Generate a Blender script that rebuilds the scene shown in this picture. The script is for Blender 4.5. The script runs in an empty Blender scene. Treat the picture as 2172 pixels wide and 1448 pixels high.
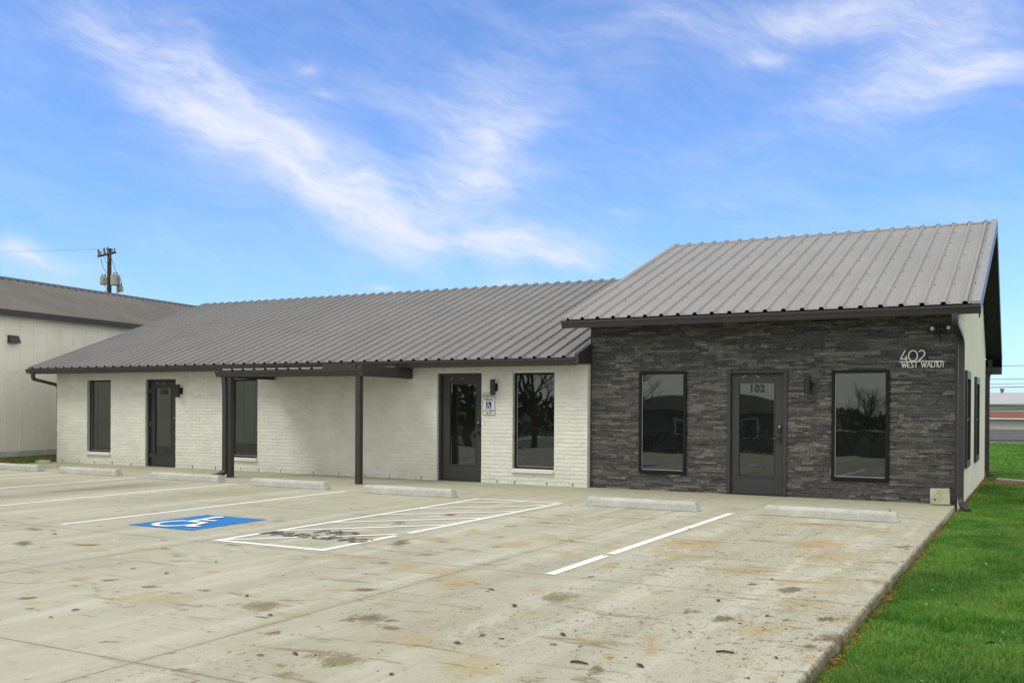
import bpy, bmesh, math, random
import numpy as np
from mathutils import Vector, Matrix
random.seed(7); np.random.seed(7)
R = math.radians
scene = bpy.context.scene
C = scene.collection

# ------------------------------------------------------------------ camera
cam_d = bpy.data.cameras.new("camera")
cam = bpy.data.objects.new("camera", cam_d)
C.objects.link(cam)
r_ = Vector((0.87975144, 0.47540193, 0.00551484)); u_ = Vector((-0.00771624, 0.00267925, 0.99996664)); f_ = Vector((-0.47537129, 0.87976464, -0.00602539))
cam.matrix_world = Matrix(((r_.x, u_.x, -f_.x, 7.534), (r_.y, u_.y, -f_.y, -16.946), (r_.z, u_.z, -f_.z, 1.534), (0, 0, 0, 1)))
cam_d.sensor_width = 36.0
cam_d.lens = 2075.34 / 2172 * 36
cam_d.shift_y = (873.7 - 724) / 2172
cam_d.clip_start = 0.05
cam_d.clip_end = 3000
scene.camera = cam

# ------------------------------------------------------------------ view
scene.view_settings.view_transform = 'Standard'
scene.view_settings.look = 'None'
scene.view_settings.gamma = 1.0
scene.view_settings.exposure = 0.2
try: scene.cycles.max_bounces = 8
except Exception: pass

# ------------------------------------------------------------------ world: Nishita sky, thin cirrus, denser cloud overhead and behind
SUN_EL, SUN_AZ = 52.0, 216.0        # degrees; azimuth clockwise from +Y
w = bpy.data.worlds.new("World"); scene.world = w; w.use_nodes = True
nt = w.node_tree; nt.nodes.clear()
def wn(t, **k):
    n = nt.nodes.new(t)
    for a, b in k.items(): setattr(n, a, b)
    return n
def wl(a, b): nt.links.new(a, b)
def wm(op, a, b=None, c=None, clamp=False):
    n = wn('ShaderNodeMath', operation=op); n.use_clamp = clamp
    for i, v in enumerate((a, b, c)):
        if v is None: continue
        if isinstance(v, (int, float)): n.inputs[i].default_value = v
        else: wl(v, n.inputs[i])
    return n.outputs[0]
sky = wn('ShaderNodeTexSky', sky_type='NISHITA')
sky.sun_disc = False; sky.sun_elevation = R(SUN_EL); sky.sun_rotation = R(SUN_AZ)
sky.altitude = 200; sky.air_density = 1.0; sky.dust_density = 0.6; sky.ozone_density = 2.5
tc = wn('ShaderNodeTexCoord')
sep = wn('ShaderNodeSeparateXYZ'); wl(tc.outputs['Generated'], sep.inputs[0])
az = wm('ARCTAN2', sep.outputs[0], sep.outputs[1])
el = wm('ARCSINE', sep.outputs[2])
comb = wn('ShaderNodeCombineXYZ'); wl(az, comb.inputs[0]); wl(el, comb.inputs[1])
# slow warp so the cloud edges are ragged
wno = wn('ShaderNodeTexNoise'); wno.inputs['Scale'].default_value = 9; wno.inputs['Detail'].default_value = 5
wl(comb.outputs[0], wno.inputs['Vector'])
wsub = wn('ShaderNodeVectorMath', operation='SUBTRACT'); wl(wno.outputs['Color'], wsub.inputs[0]); wsub.inputs[1].default_value = (.5, .5, .5)
wsc = wn('ShaderNodeVectorMath', operation='SCALE'); wl(wsub.outputs[0], wsc.inputs[0]); wsc.inputs[3].default_value = 0.06
wad = wn('ShaderNodeVectorMath', operation='ADD'); wl(comb.outputs[0], wad.inputs[0]); wl(wsc.outputs[0], wad.inputs[1])
CIRRUS = [(-0.908,0.349,-0.485,0.071,0.034,0.5),(-0.846,0.317,-0.701,0.067,0.031,0.5),(-0.807,0.28,-0.624,0.07,0.036,0.5),(-0.745,0.268,-0.486,0.039,0.013,0.8),(-0.785,0.307,-0.706,0.045,0.018,0.4),(-0.726,0.234,-0.429,0.102,0.032,0.7),(-0.68,0.214,-0.37,0.078,0.018,0.6),(-0.638,0.197,-0.275,0.056,0.013,0.5),(-0.708,0.261,-0.368,0.072,0.027,0.4),(-0.557,0.218,0.101,0.091,0.05,0.75),(-0.519,0.263,0.01,0.058,0.04,0.65),(-0.558,0.307,-0.057,0.124,0.026,0.4),(-0.499,0.167,-0.13,0.06,0.012,.8),(-0.451,0.151,-0.104,0.07,0.011,.7),(-0.417,0.153,-0.348,0.043,0.023,0.35),(-0.652,0.224,-0.13,0.028,0.006,0.4),(-0.702,0.324,-0.013,0.015,0.005,0.45),(-0.685,0.302,-0.022,0.015,0.004,0.3),(-0.953,0.127,-0.242,0.058,0.015,0.8),(-0.97,0.138,-0.118,0.023,0.008,0.4),(-0.087,0.338,0.04,0.103,0.036,0.7),(-0.059,0.303,0.049,0.066,0.02,0.6),(-0.145,0.296,0.109,0.083,0.021,0.45),(-0.219,0.26,0.019,0.115,0.026,0.25),(-0.255,0.339,0.089,0.027,0.006,0.5),(-0.26,0.359,0.004,0.09,0.021,0.3),(-0.189,0.369,-0.023,0.13,0.016,0.4),(-0.394,0.2,-0.099,0.029,0.005,0.4),(-0.3,0.197,-0.203,0.075,0.018,0.25),(-0.491,0.351,0.003,0.125,0.025,0.2),(-0.633,0.124,-0.187,0.014,0.003,0.6),(-0.614,0.161,-0.182,0.095,0.019,0.3),(-0.499,0.127,-0.046,0.029,0.005,0.5),(-0.348,0.377,-0.047,0.113,0.025,0.25)]
dens = None
for (a0, e0, rot, sx, sy, st) in CIRRUS:
    mp = wn('ShaderNodeMapping', vector_type='TEXTURE')
    mp.inputs['Location'].default_value = (a0, e0, 0); mp.inputs['Rotation'].default_value = (0, 0, rot); mp.inputs['Scale'].default_value = (sx*2.15, sy*2.6, 1)
    wl(wad.outputs[0], mp.inputs['Vector'])
    g = wn('ShaderNodeTexGradient', gradient_type='QUADRATIC_SPHERE'); wl(mp.outputs[0], g.inputs[0])
    dens = wm('MULTIPLY_ADD', g.outputs['Fac'], st*1.35, dens if dens is not None else 0.0)
def fib(scale, rot, lx, ly, det, dist):        # noise stretched along direction rot
    m = wn('ShaderNodeMapping', vector_type='TEXTURE'); m.inputs['Rotation'].default_value = (0, 0, rot); m.inputs['Scale'].default_value = (lx, ly, 1)
    wl(wad.outputs[0], m.inputs['Vector'])
    n = wn('ShaderNodeTexNoise'); n.inputs['Scale'].default_value = scale; n.inputs['Detail'].default_value = det; n.inputs['Roughness'].default_value = .68; n.inputs['Distortion'].default_value = dist
    wl(m.outputs[0], n.inputs['Vector']); return n.outputs['Fac']
def smooth(v, a, b, lo=0.0, hi=1.0):
    n = wn('ShaderNodeMapRange', interpolation_type='SMOOTHSTEP'); wl(v, n.inputs[0])
    for k, q in zip((1, 2, 3, 4), (a, b, lo, hi)): n.inputs[k].default_value = q
    return n.outputs[0]
f1 = fib(1.0, R(-14), .17, .04, 9, .25)
f2 = fib(1.0, R(0), .26, .09, 7, .3)
f3 = fib(1.0, R(-30), .12, .045, 8, .2)
fm = wm('ADD', wm('MULTIPLY', f1, .45), wm('ADD', wm('MULTIPLY', f2, .30), wm('MULTIPLY', f3, .25)))
soft = wm('MULTIPLY', dens, smooth(fm, .34, .64, .50, 1.10))
cl = wm('MULTIPLY', smooth(soft, 0.0, 1.35, 0.0, .92), smooth(f1, .36, .62, .72, 1.0))
veil = smooth(fm, .40, .72, .03, .26)                     # thin veil everywhere
cl = wm('ADD', cl, wm('MULTIPLY', veil, wm('SUBTRACT', 1.0, cl)))
# overcast overhead (above ~25 deg) and in the south behind the viewer
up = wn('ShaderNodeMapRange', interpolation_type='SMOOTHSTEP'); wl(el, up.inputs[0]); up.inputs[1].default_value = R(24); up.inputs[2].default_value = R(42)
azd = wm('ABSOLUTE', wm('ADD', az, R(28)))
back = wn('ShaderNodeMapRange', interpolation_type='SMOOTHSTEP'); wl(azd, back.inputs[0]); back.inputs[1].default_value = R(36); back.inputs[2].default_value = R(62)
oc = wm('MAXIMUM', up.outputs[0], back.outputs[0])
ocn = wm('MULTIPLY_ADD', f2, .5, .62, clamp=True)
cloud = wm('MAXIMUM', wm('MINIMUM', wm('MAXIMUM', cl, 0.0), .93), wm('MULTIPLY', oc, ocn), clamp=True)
tint = wn('ShaderNodeMix', data_type='RGBA', blend_type='MULTIPLY'); tint.inputs[0].default_value = 1
wl(sky.outputs[0], tint.inputs[6]); tint.inputs[7].default_value = (1.0, 1.0, 1.0, 1)
SKYTINT = tint.inputs[7]
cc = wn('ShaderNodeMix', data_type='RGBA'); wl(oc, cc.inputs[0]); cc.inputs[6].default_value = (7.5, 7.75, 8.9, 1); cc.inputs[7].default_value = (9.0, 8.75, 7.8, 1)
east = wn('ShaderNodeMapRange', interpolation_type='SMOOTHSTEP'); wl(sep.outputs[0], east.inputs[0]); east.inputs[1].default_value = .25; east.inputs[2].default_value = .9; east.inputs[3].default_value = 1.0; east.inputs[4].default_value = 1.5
ccs = wn('ShaderNodeVectorMath', operation='SCALE'); wl(cc.outputs[2], ccs.inputs[0]); wl(east.outputs[0], ccs.inputs[3])   # added boost: unseen eastern cloud brightened to light the east-facing walls
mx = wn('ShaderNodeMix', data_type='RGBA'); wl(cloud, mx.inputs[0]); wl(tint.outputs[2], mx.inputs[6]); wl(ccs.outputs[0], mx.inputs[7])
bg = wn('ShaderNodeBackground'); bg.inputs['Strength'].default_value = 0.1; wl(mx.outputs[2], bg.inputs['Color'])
SKYTINT.default_value = (0.98, 1.34, 1.88, 1)
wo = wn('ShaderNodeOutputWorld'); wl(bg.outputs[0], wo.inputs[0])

sd = bpy.data.lights.new("sun", 'SUN'); sd.energy = 1.35; sd.angle = R(20); sd.color = (1.0, 0.95, 0.84)
sun = bpy.data.objects.new("sun", sd); C.objects.link(sun)
sdir = Vector((math.sin(R(SUN_AZ))*math.cos(R(SUN_EL)), math.cos(R(SUN_AZ))*math.cos(R(SUN_EL)), math.sin(R(SUN_EL))))
sun.rotation_euler = sdir.to_track_quat('Z', 'Y').to_euler()

# ------------------------------------------------------------------ material helpers
class M:
    def __init__(s, name):
        s.m = bpy.data.materials.new(name); s.m.use_nodes = True; s.t = s.m.node_tree; s.t.nodes.clear()
        s.o = s.n('ShaderNodeOutputMaterial'); s.p = s.n('ShaderNodeBsdfPrincipled'); s.l(s.p.outputs[0], s.o.inputs[0])
        s.tc = s.n('ShaderNodeTexCoord'); s.pos = s.tc.outputs['Object']
    def n(s, t, **k):
        x = s.t.nodes.new(t)
        for a, b in k.items(): setattr(x, a, b)
        return x
    def l(s, a, b): s.t.links.new(a, b)
    def put(s, v, sock):
        if hasattr(v, 'is_output'): s.l(v, sock)
        elif isinstance(v, (tuple, list)): sock.default_value = tuple(v) + ((1,) if len(v) == 3 and len(sock.default_value) == 4 else ())
        else: sock.default_value = v
    def math(s, op, a, b=0.0, c=0.0, clamp=False):
        x = s.n('ShaderNodeMath', operation=op); x.use_clamp = clamp
        s.put(a, x.inputs[0]); s.put(b, x.inputs[1]); s.put(c, x.inputs[2]); return x.outputs[0]
    def mapv(s, scale=(1, 1, 1), rot=(0, 0, 0), loc=(0, 0, 0), v=None):
        x = s.n('ShaderNodeMapping'); s.l(v or s.pos, x.inputs[0]); x.inputs['Scale'].default_value = scale; x.inputs['Rotation'].default_value = rot; x.inputs['Location'].default_value = loc
        return x.outputs[0]
    def noise(s, scale, det=4, rough=.55, v=None, dist=0, out='Fac'):
        x = s.n('ShaderNodeTexNoise'); s.l(v or s.pos, x.inputs['Vector']); x.inputs['Scale'].default_value = scale; x.inputs['Detail'].default_value = det; x.inputs['Roughness'].default_value = rough; x.inputs['Distortion'].default_value = dist
        return x.outputs[out]
    def ramp(s, f, a, b, lo=0.0, hi=1.0):
        x = s.n('ShaderNodeMapRange', interpolation_type='SMOOTHSTEP'); s.put(f, x.inputs[0]); s.put(a, x.inputs[1]); s.put(b, x.inputs[2]); s.put(lo, x.inputs[3]); s.put(hi, x.inputs[4]); return x.outputs[0]
    def mix(s, f, a, b, mode='MIX'):
        x = s.n('ShaderNodeMix', data_type='RGBA', blend_type=mode); s.put(f, x.inputs[0]); s.put(a, x.inputs[6]); s.put(b, x.inputs[7]); return x.outputs[2]
    def attr(s, name):
        x = s.n('ShaderNodeAttribute'); x.attribute_name = name; return x.outputs['Fac']
    def sepp(s):
        x = s.n('ShaderNodeSeparateXYZ'); s.l(s.pos, x.inputs[0]); return x.outputs
    def bump(s, h, strength=.3, dist=.01):
        b = s.n('ShaderNodeBump'); s.put(h, b.inputs['Height']); b.inputs['Strength'].default_value = strength; b.inputs['Distance'].default_value = dist; s.l(b.outputs[0], s.p.inputs['Normal'])
    def col(s, v): s.put(v, s.p.inputs['Base Color'])
    def set(s, rough=.6, spec=.5, metal=0, ior=None):
        s.put(rough, s.p.inputs['Roughness']); s.p.inputs['Specular IOR Level'].default_value = spec; s.put(metal, s.p.inputs['Metallic'])
        if ior: s.p.inputs['IOR'].default_value = ior
        return s.m
def scalev(c, k): return tuple(min(1, x*k) for x in c)
def weathered(name, base, rough=.6, var=.12, scale=3.0, spec=.4, metal=0, bump=.0, bscale=60, streak=False):
    m = M(name)
    v = m.mapv((1, 1, .25)) if streak else None
    n = m.noise(scale, 5, .6, v); n2 = m.noise(scale*9, 3, .6)
    f = m.math('ADD', m.math('MULTIPLY', n, .7), m.math('MULTIPLY', n2, .3))
    m.col(m.mix(m.ramp(f, .3, .7), scalev(base, 1-var), scalev(base, 1+var)))
    if bump: m.bump(m.noise(bscale, 4), bump, .004)
    return m.set(rough, spec, metal)

MAT = {}
MAT['trim'] = weathered('dark_trim_paint', (.037, .034, .035), .42, .12, 2.0, .5)
MAT['black'] = weathered('black_paint', (.012, .012, .012), .45, .2, 4, .5)
MAT['soffit'] = weathered('soffit_board', (.020, .019, .019), .6, .2, 2, .3)
MAT['doorpaint'] = weathered('charcoal_door_paint', (.040, .041, .041), .5, .08, 3, .4)
MAT['frame'] = weathered('black_window_frame', (.010, .010, .011), .5, .15, 5, .2)
MAT['steel'] = weathered('grey_steel', (.35, .36, .36), .4, .1, 8, .5, .6)
MAT['galv'] = weathered('galvanised_steel', (.36, .37, .36), .5, .12, 6, .4, .2)
MAT['wood'] = weathered('weathered_pole_wood', (.07, .055, .042), .9, .3, 8, .2, 0, .3)
MAT['white'] = weathered('white_letters', (.80, .80, .78), .5, .04, 6)
MAT['whitewall'] = weathered('white_wall_paint', (.74, .745, .68), .7, .05, 1.2, .3, 0, .1)
MAT['jamb'] = weathered('grey_caulked_jamb', (.46, .465, .43), .85, .15, 6, .2, 0, .3)
MAT['porcelain'] = weathered('grey_porcelain', (.12, .10, .09), .3, .1, 9)
MAT['wire'] = weathered('black_cable', (.03, .03, .03), .6, .1, 9)
MAT['rubber'] = weathered('tyre_rubber', (.018, .018, .018), .85, .2, 9)
MAT['rust'] = weathered('rusty_insulator', (.16, .06, .04), .7, .3, 9)

# white painted brick
def m_brick():
    m = M('white_painted_brick')
    r = m.attr('rnd'); n = m.noise(2.0, 5); n2 = m.noise(45, 4)
    base = m.mix(m.ramp(n, .3, .7), (.69, .695, .635), (.755, .76, .70))
    base = m.mix(m.math('MULTIPLY', m.math('POWER', r, 1.6), .30), base, (.54, .545, .49))
    dirt = m.ramp(m.sepp()[2], .30, .0, 0, .35)
    base = m.mix(m.math('MULTIPLY', dirt, m.noise(7, 5)), base, (.38, .38, .30))
    m.col(base); m.bump(m.math('ADD', n2, m.math('MULTIPLY', m.noise(14, 3), 1.5)), .45, .006)
    return m.set(.6, .35)
MAT['brick'] = m_brick()
# ledger stone
def m_stone():
    m = M('black_ledger_stone')
    r = m.attr('rnd')
    off = m.n('ShaderNodeCombineXYZ'); m.l(m.math('MULTIPLY', r, 37.0), off.inputs[0]); m.l(m.math('MULTIPLY', r, 17.0), off.inputs[2])
    ad = m.n('ShaderNodeVectorMath', operation='ADD'); m.l(m.pos, ad.inputs[0]); m.l(off.outputs[0], ad.inputs[1])
    st = m.mapv((3.0, 3.0, 16.0), v=ad.outputs[0])
    n = m.noise(3.0, 7, .68, st, .4); n2 = m.noise(90, 4)
    tone = m.math('POWER', r, 1.9)
    base = m.mix(tone, (.036, .036, .0355), (.165, .160, .150))
    base = m.mix(m.math('MULTIPLY', m.ramp(n, .44, .66), .75), base, (.15, .15, .145))
    base = m.mix(m.math('MULTIPLY', m.ramp(n2, .3, .75), .45), base, (.028, .028, .03))
    big = m.noise(1.1, 3)
    vein = m.ramp(m.math('ADD', n, m.math('MULTIPLY', r, .12)), .64, .76)
    base = m.mix(m.math('MULTIPLY', m.math('MULTIPLY', vein, m.ramp(m.noise(70, 4), .40, .58)), m.ramp(big, .36, .56)), base, (.50, .50, .48))
    base = m.mix(m.math('MULTIPLY', m.ramp(m.noise(2.3, 2, v=ad.outputs[0]), .72, .80), .3), base, (.16, .14, .09))
    m.col(base)
    m.bump(m.math('ADD', m.noise(5.0, 8, .7, st), m.math('MULTIPLY', n2, .4)), .9, .012)
    return m.set(.62, .4)
MAT['stone'] = m_stone()
# metal roofing
def m_roof(name, a, b, spec=.5):
    m = M(name)
    n = m.noise(.8, 4); n2 = m.noise(5, 5, v=m.mapv((1, .12, .12) if spec > .2 else (.15, 1, .15)))
    base = m.mix(m.ramp(n, .3, .7), a, b)
    base = m.mix(m.math('MULTIPLY', m.ramp(n2, .4, .7), .15), base, scalev(a, .7))
    m.col(base); m.bump(m.noise(2.2, 3, v=m.mapv((1, .5, .5))), .12, .02)
    return m.set(m.math('MULTIPLY_ADD', n2, .15, .36 if spec > .3 else .5), spec, .0)
MAT['roof'] = m_roof('grey_metal_roofing', (.262, .258, .252), (.292, .287, .28))
MAT['rooflow'] = m_roof('darker_grey_metal_roofing', (.196, .193, .190), (.222, .219, .215), .32)
MAT['roofold'] = m_roof('brown_grey_metal_roofing', (.150, .142, .134), (.178, .168, .159), .15)
# glass
def m_glass():
    m = M('dark_reflective_glass')
    m.col(m.mix(m.ramp(m.noise(1.3, 2), .3, .7), (.006, .007, .007), (.012, .013, .013)))
    m.bump(m.noise(1.6, 1, .3), .10, .02)
    m.put((.92, 1.0, .98), m.p.inputs['Specular Tint'])
    return m.set(.015, .5, 0, 1.95)
MAT['glass'] = m_glass()
# concrete lot
JX = [2.8, -0.75, -4.4, -8.0, -11.6, -15.2]; JY = [-2.15, -5.75, -8.95, -12.9, -16.5]
def concrete(name, lot):
    m = M(name)
    x, y, z = m.sepp()[:3]
    n = m.noise(.35, 5, .6); n2 = m.noise(3.5, 6, .65); n3 = m.noise(80, 3, .6)
    base = m.mix(m.ramp(n, .3, .7), (.415, .405, .32), (.485, .47, .38))
    base = m.mix(m.math('MULTIPLY', m.ramp(n2, .35, .7), .5), base, (.40, .39, .30))
    base = m.mix(m.math('MULTIPLY', m.ramp(n3, .35, .7), .18), base, (.30, .29, .22))
    if lot:
        # pale and dark tyre sweeps running up the stalls
        tr = m.noise(1.0, 5, .6, m.mapv((2.2, .10, 1), (0, 0, R(-3))), .5)
        base = m.mix(m.math('MULTIPLY', m.ramp(tr, .50, .64), .55), base, (.56, .55, .475))
        base = m.mix(m.math('MULTIPLY', m.ramp(tr, .47, .30), .42), base, (.30, .30, .245))
        tr2 = m.noise(1.0, 7, .7, m.mapv((6, .5, 1), (0, 0, R(25))), .8)
        base = m.mix(m.math('MULTIPLY', m.ramp(tr2, .58, .72), .22), base, (.33, .31, .24))
        # placed stains with crumbly edges
        e1 = m.noise(9, 7, .7, m.mapv((1.0, .5, 1)), .6); e2 = m.noise(34, 5, .75)
        em = m.math('MULTIPLY', m.math('SUBTRACT', m.math('ADD', m.math('MULTIPLY', e1, .55), m.math('MULTIPLY', e2, .45)), .5), 4.2)
        for a, colr, k, t0 in (('tan', (.40, .33, .17), .66, .28), ('orange', (.42, .31, .13), .66, .30), ('olive', (.175, .15, .065), .78, .36), ('brown', (.12, .082, .038), .82, .34)):
            f = m.ramp(m.math('ADD', m.attr(a), em), t0, t0+.55)
            base = m.mix(m.math('MULTIPLY', f, k), base, colr)
        base = m.mix(m.math('MULTIPLY', m.attr('smear'), m.ramp(m.noise(1.6, 7, .7, m.mapv((1, .35, 1)), .7), .25, .6, .2, .75)), base, (.17, .145, .10))
        # loose flecks of dried mud, thick near the lawn side
        dn = m.ramp(m.math('ADD', m.math('MULTIPLY', m.ramp(x, 1.0, 6.3), .30), m.noise(.8, 3)), .50, .90)
        spk = m.ramp(m.noise(16, 6, .8, m.mapv((1, .55, 1)), .3), m.math('MULTIPLY_ADD', dn, -.075, .635), m.math('MULTIPLY_ADD', dn, -.075, .665))
        base = m.mix(m.math('MULTIPLY', spk, .75), base, (.13, .085, .045))
        spk2 = m.ramp(m.noise(46, 4, .8, m.mapv((1, .6, 1))), m.math('MULTIPLY_ADD', dn, -.06, .63), m.math('MULTIPLY_ADD', dn, -.06, .66))
        base = m.mix(m.math('MULTIPLY', spk2, .6), base, (.11, .07, .04))
        mot = m.noise(.9, 8, .72, m.mapv((1, .6, 1)), .7)
        base = m.mix(m.math('MULTIPLY', m.ramp(mot, .52, .68), .42), base, (.31, .275, .19))
        scr = m.noise(1.0, 8, .78, m.mapv((1.1, 5.0, 1), (0, 0, R(4))), .9)
        scm = m.math('MULTIPLY', m.ramp(scr, .555, .60), m.ramp(m.math('ADD', m.math('MULTIPLY', m.ramp(x, -9, 6), .25), m.noise(.5, 3)), .50, .75))
        base = m.mix(m.math('MULTIPLY', scm, .60), base, (.17, .125, .07))
        crk = m.n('ShaderNodeTexVoronoi', feature='DISTANCE_TO_EDGE'); crk.inputs['Scale'].default_value = .30
        wv = m.n('ShaderNodeVectorMath', operation='MULTIPLY_ADD'); m.l(m.noise(1.4, 6, .7, out='Color'), wv.inputs[0]); wv.inputs[1].default_value = (.8, .8, .8); m.l(m.pos, wv.inputs[2]); m.l(wv.outputs[0], crk.inputs['Vector'])
        base = m.mix(m.math('MULTIPLY', m.ramp(crk.outputs['Distance'], .0022, .0008), m.math('MULTIPLY', m.ramp(m.noise(.5, 2), .48, .56), .45)), base, (.14, .125, .09))
        wob = m.math('MULTIPLY_ADD', m.noise(1.2, 3), .05, -.025)
        jx = None
        for v, lst in ((x, JX), (y, JY)):
            for q in lst:
                d = m.math('ABSOLUTE', m.math('SUBTRACT', v, q))
                jx = d if jx is None else m.math('MINIMUM', jx, d)
        jd = m.math('ADD', jx, m.math('MULTIPLY', m.math('SUBTRACT', m.noise(25, 3), .5), .012))
        base = m.mix(m.ramp(jd, .014, .004, 0, .62), base, (.12, .11, .085))
        halo = m.math('MULTIPLY', m.ramp(jx, .09, .0), m.ramp(m.noise(3, 5), .42, .62))
        base = m.mix(m.math('MULTIPLY', halo, .35), base, (.25, .225, .15))
    else:
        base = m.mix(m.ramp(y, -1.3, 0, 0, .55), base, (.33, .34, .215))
        base = m.mix(m.math('MULTIPLY', m.ramp(m.noise(2.6, 6, .7), .5, .7), .45), base, (.30, .29, .15))
        base = m.mix(m.math('MULTIPLY', m.ramp(m.noise(18, 6, .8), .66, .70), .6), base, (.15, .11, .06))
        jx = None
        for q in (2.66, 3.72, -.05, -3.4, -7.6, -11.2):
            d = m.math('ABSOLUTE', m.math('SUBTRACT', x, q)); jx = d if jx is None else m.math('MINIMUM', jx, d)
        base = m.mix(m.ramp(jx, .012, .004, 0, .55), base, (.13, .12, .09))
    m.col(base); m.bump(m.math('ADD', m.math('MULTIPLY', n3, .5), n2), .35, .006)
    return m.set(.82, .25)
MAT['lot'] = concrete('broom_finished_concrete', True)
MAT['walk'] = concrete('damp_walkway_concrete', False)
MAT['castconc'] = weathered('cast_concrete', (.47, .475, .445), .85, .17, 3.2, .2, 0, .6, 40)
MAT['oldconc'] = weathered('mossy_concrete', (.36, .37, .27), .9, .25, 7, .2, 0, .6, 30)
def m_paint(name, c, worn):
    m = M(name)
    n = m.noise(14, 6, .7); n2 = m.noise(2.0, 4)
    f = m.ramp(m.math('ADD', n, m.math('MULTIPLY', m.math('SUBTRACT', n2, .5), .3)), worn, worn+.1)
    m.col(m.mix(m.math('MULTIPLY', f, .65), m.mix(m.ramp(n2, .3, .7), scalev(c, .94), c), (.42, .40, .32)))
    return m.set(.75, .3)
MAT['linepaint'] = m_paint('white_road_paint', (.84, .85, .83), .60)
MAT['bluepaint'] = m_paint('blue_road_paint', (.012, .20, .56), .60)
MAT['blackpaint'] = m_paint('faded_black_stencil_paint', (.115, .11, .10), .47)
# lawn base and blades
def m_ground():
    m = M('lawn_soil')
    n = m.noise(.6, 5); n2 = m.noise(9, 6, .7)
    base = m.mix(m.ramp(n, .35, .65), (.075, .165, .028), (.11, .21, .04))
    base = m.mix(m.math('MULTIPLY', m.ramp(n2, .35, .7), .6), base, (.035, .06, .014))
    x, y = m.sepp()[:2]
    ed = m.math('MULTIPLY', m.ramp(x, 6.52, 6.40), m.ramp(x, 6.1, 6.3))
    base = m.mix(m.math('MULTIPLY', ed, m.ramp(m.noise(4, 4), .25, .6)), base, (.17, .075, .03))
    m.col(base); m.bump(n2, .6, .03)
    return m.set(.95, .1)
MAT['ground'] = m_ground()
def m_blade():
    m = M('grass_blade')
    r = m.attr('rnd'); n = m.noise(1.3, 4); n4 = m.noise(.35, 3)
    base = m.mix(r, (.065, .19, .022), (.21, .47, .085))
    base = m.mix(m.ramp(m.noise(3.4, 5, .65), .42, .62), base, m.mix(r, (.035, .12, .015), (.13, .33, .05)))
    base = m.mix(m.ramp(n, .42, .60), base, m.mix(r, (.11, .24, .035), (.28, .50, .12)))
    base = m.mix(m.ramp(r, .965, .985), base, (.36, .30, .13))
    base = m.mix(m.math('MULTIPLY', m.ramp(n4, .48, .66), .5), base, (.055, .14, .03))
    base = m.mix(m.math('MULTIPLY', m.ramp(m.noise(2.6, 5, .7), .60, .72), .25), base, (.22, .22, .06))
    m.col(base)
    tr = m.n('ShaderNodeBsdfTranslucent'); m.put(m.mix(1.0, base, (1.0, 1.0, .6), 'MULTIPLY'), tr.inputs[0])
    ms = m.n('ShaderNodeMixShader'); ms.inputs[0].default_value = .35
    m.l(m.p.outputs[0], ms.inputs[1]); m.l(tr.outputs[0], ms.inputs[2]); m.l(ms.outputs[0], m.o.inputs[0])
    return m.set(.6, .25)
MAT['blade'] = m_blade()
MAT['soil'] = weathered('red_brown_soil', (.20, .10, .045), .95, .45, 5, .1, 0, .8, 25)
MAT['asphalt'] = weathered('asphalt', (.055, .055, .053), .9, .25, 2, .2, 0, .5, 60)
MAT['straw'] = weathered('dry_straw', (.42, .22, .08), .9, .4, 9, .1)
MAT['leafdead'] = weathered('dead_brown_leaf', (.085, .052, .032), .8, .4, 20, .2)
MAT['gravel'] = weathered('dirt_and_stubble', (.13, .10, .04), .95, .7, 4, .1, 0, .9, 18)
MAT['panelwall'] = weathered('pale_metal_wall', (.47, .475, .41), .5, .05, .8, .4)
MAT['batten'] = weathered('pale_board_siding', (.76, .76, .68), .6, .06, 1.2, .3)
MAT['house'] = weathered('dark_house_siding', (.16, .16, .15), .8, .15, 2)
MAT['shingle'] = weathered('dark_shingles', (.05, .048, .045), .9, .3, 6)
MAT['redroof'] = weathered('red_brown_shingles', (.20, .075, .05), .9, .15, 2)
MAT['warewall'] = weathered('pale_grey_cladding', (.50, .50, .51), .7, .05, .2)
MAT['wareroof'] = weathered('pale_warehouse_roof', (.44, .44, .46), .6, .05, .2)
MAT['greybase'] = weathered('blue_grey_wall', (.20, .21, .24), .8, .06, .3)
MAT['bark'] = weathered('dark_bark', (.05, .042, .035), .95, .3, 12, .1, 0, .5)
def m_car(name, c):
    m = M(name); m.col(m.mix(m.ramp(m.noise(2, 3), .3, .7), scalev(c, .95), c)); m.p.inputs['Coat Weight'].default_value = .6
    return m.set(.4, .5)
MAT['carwhite'] = m_car('white_car_paint', (.65, .66, .66)); MAT['cardark'] = m_car('dark_car_paint', (.03, .032, .036))

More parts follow.
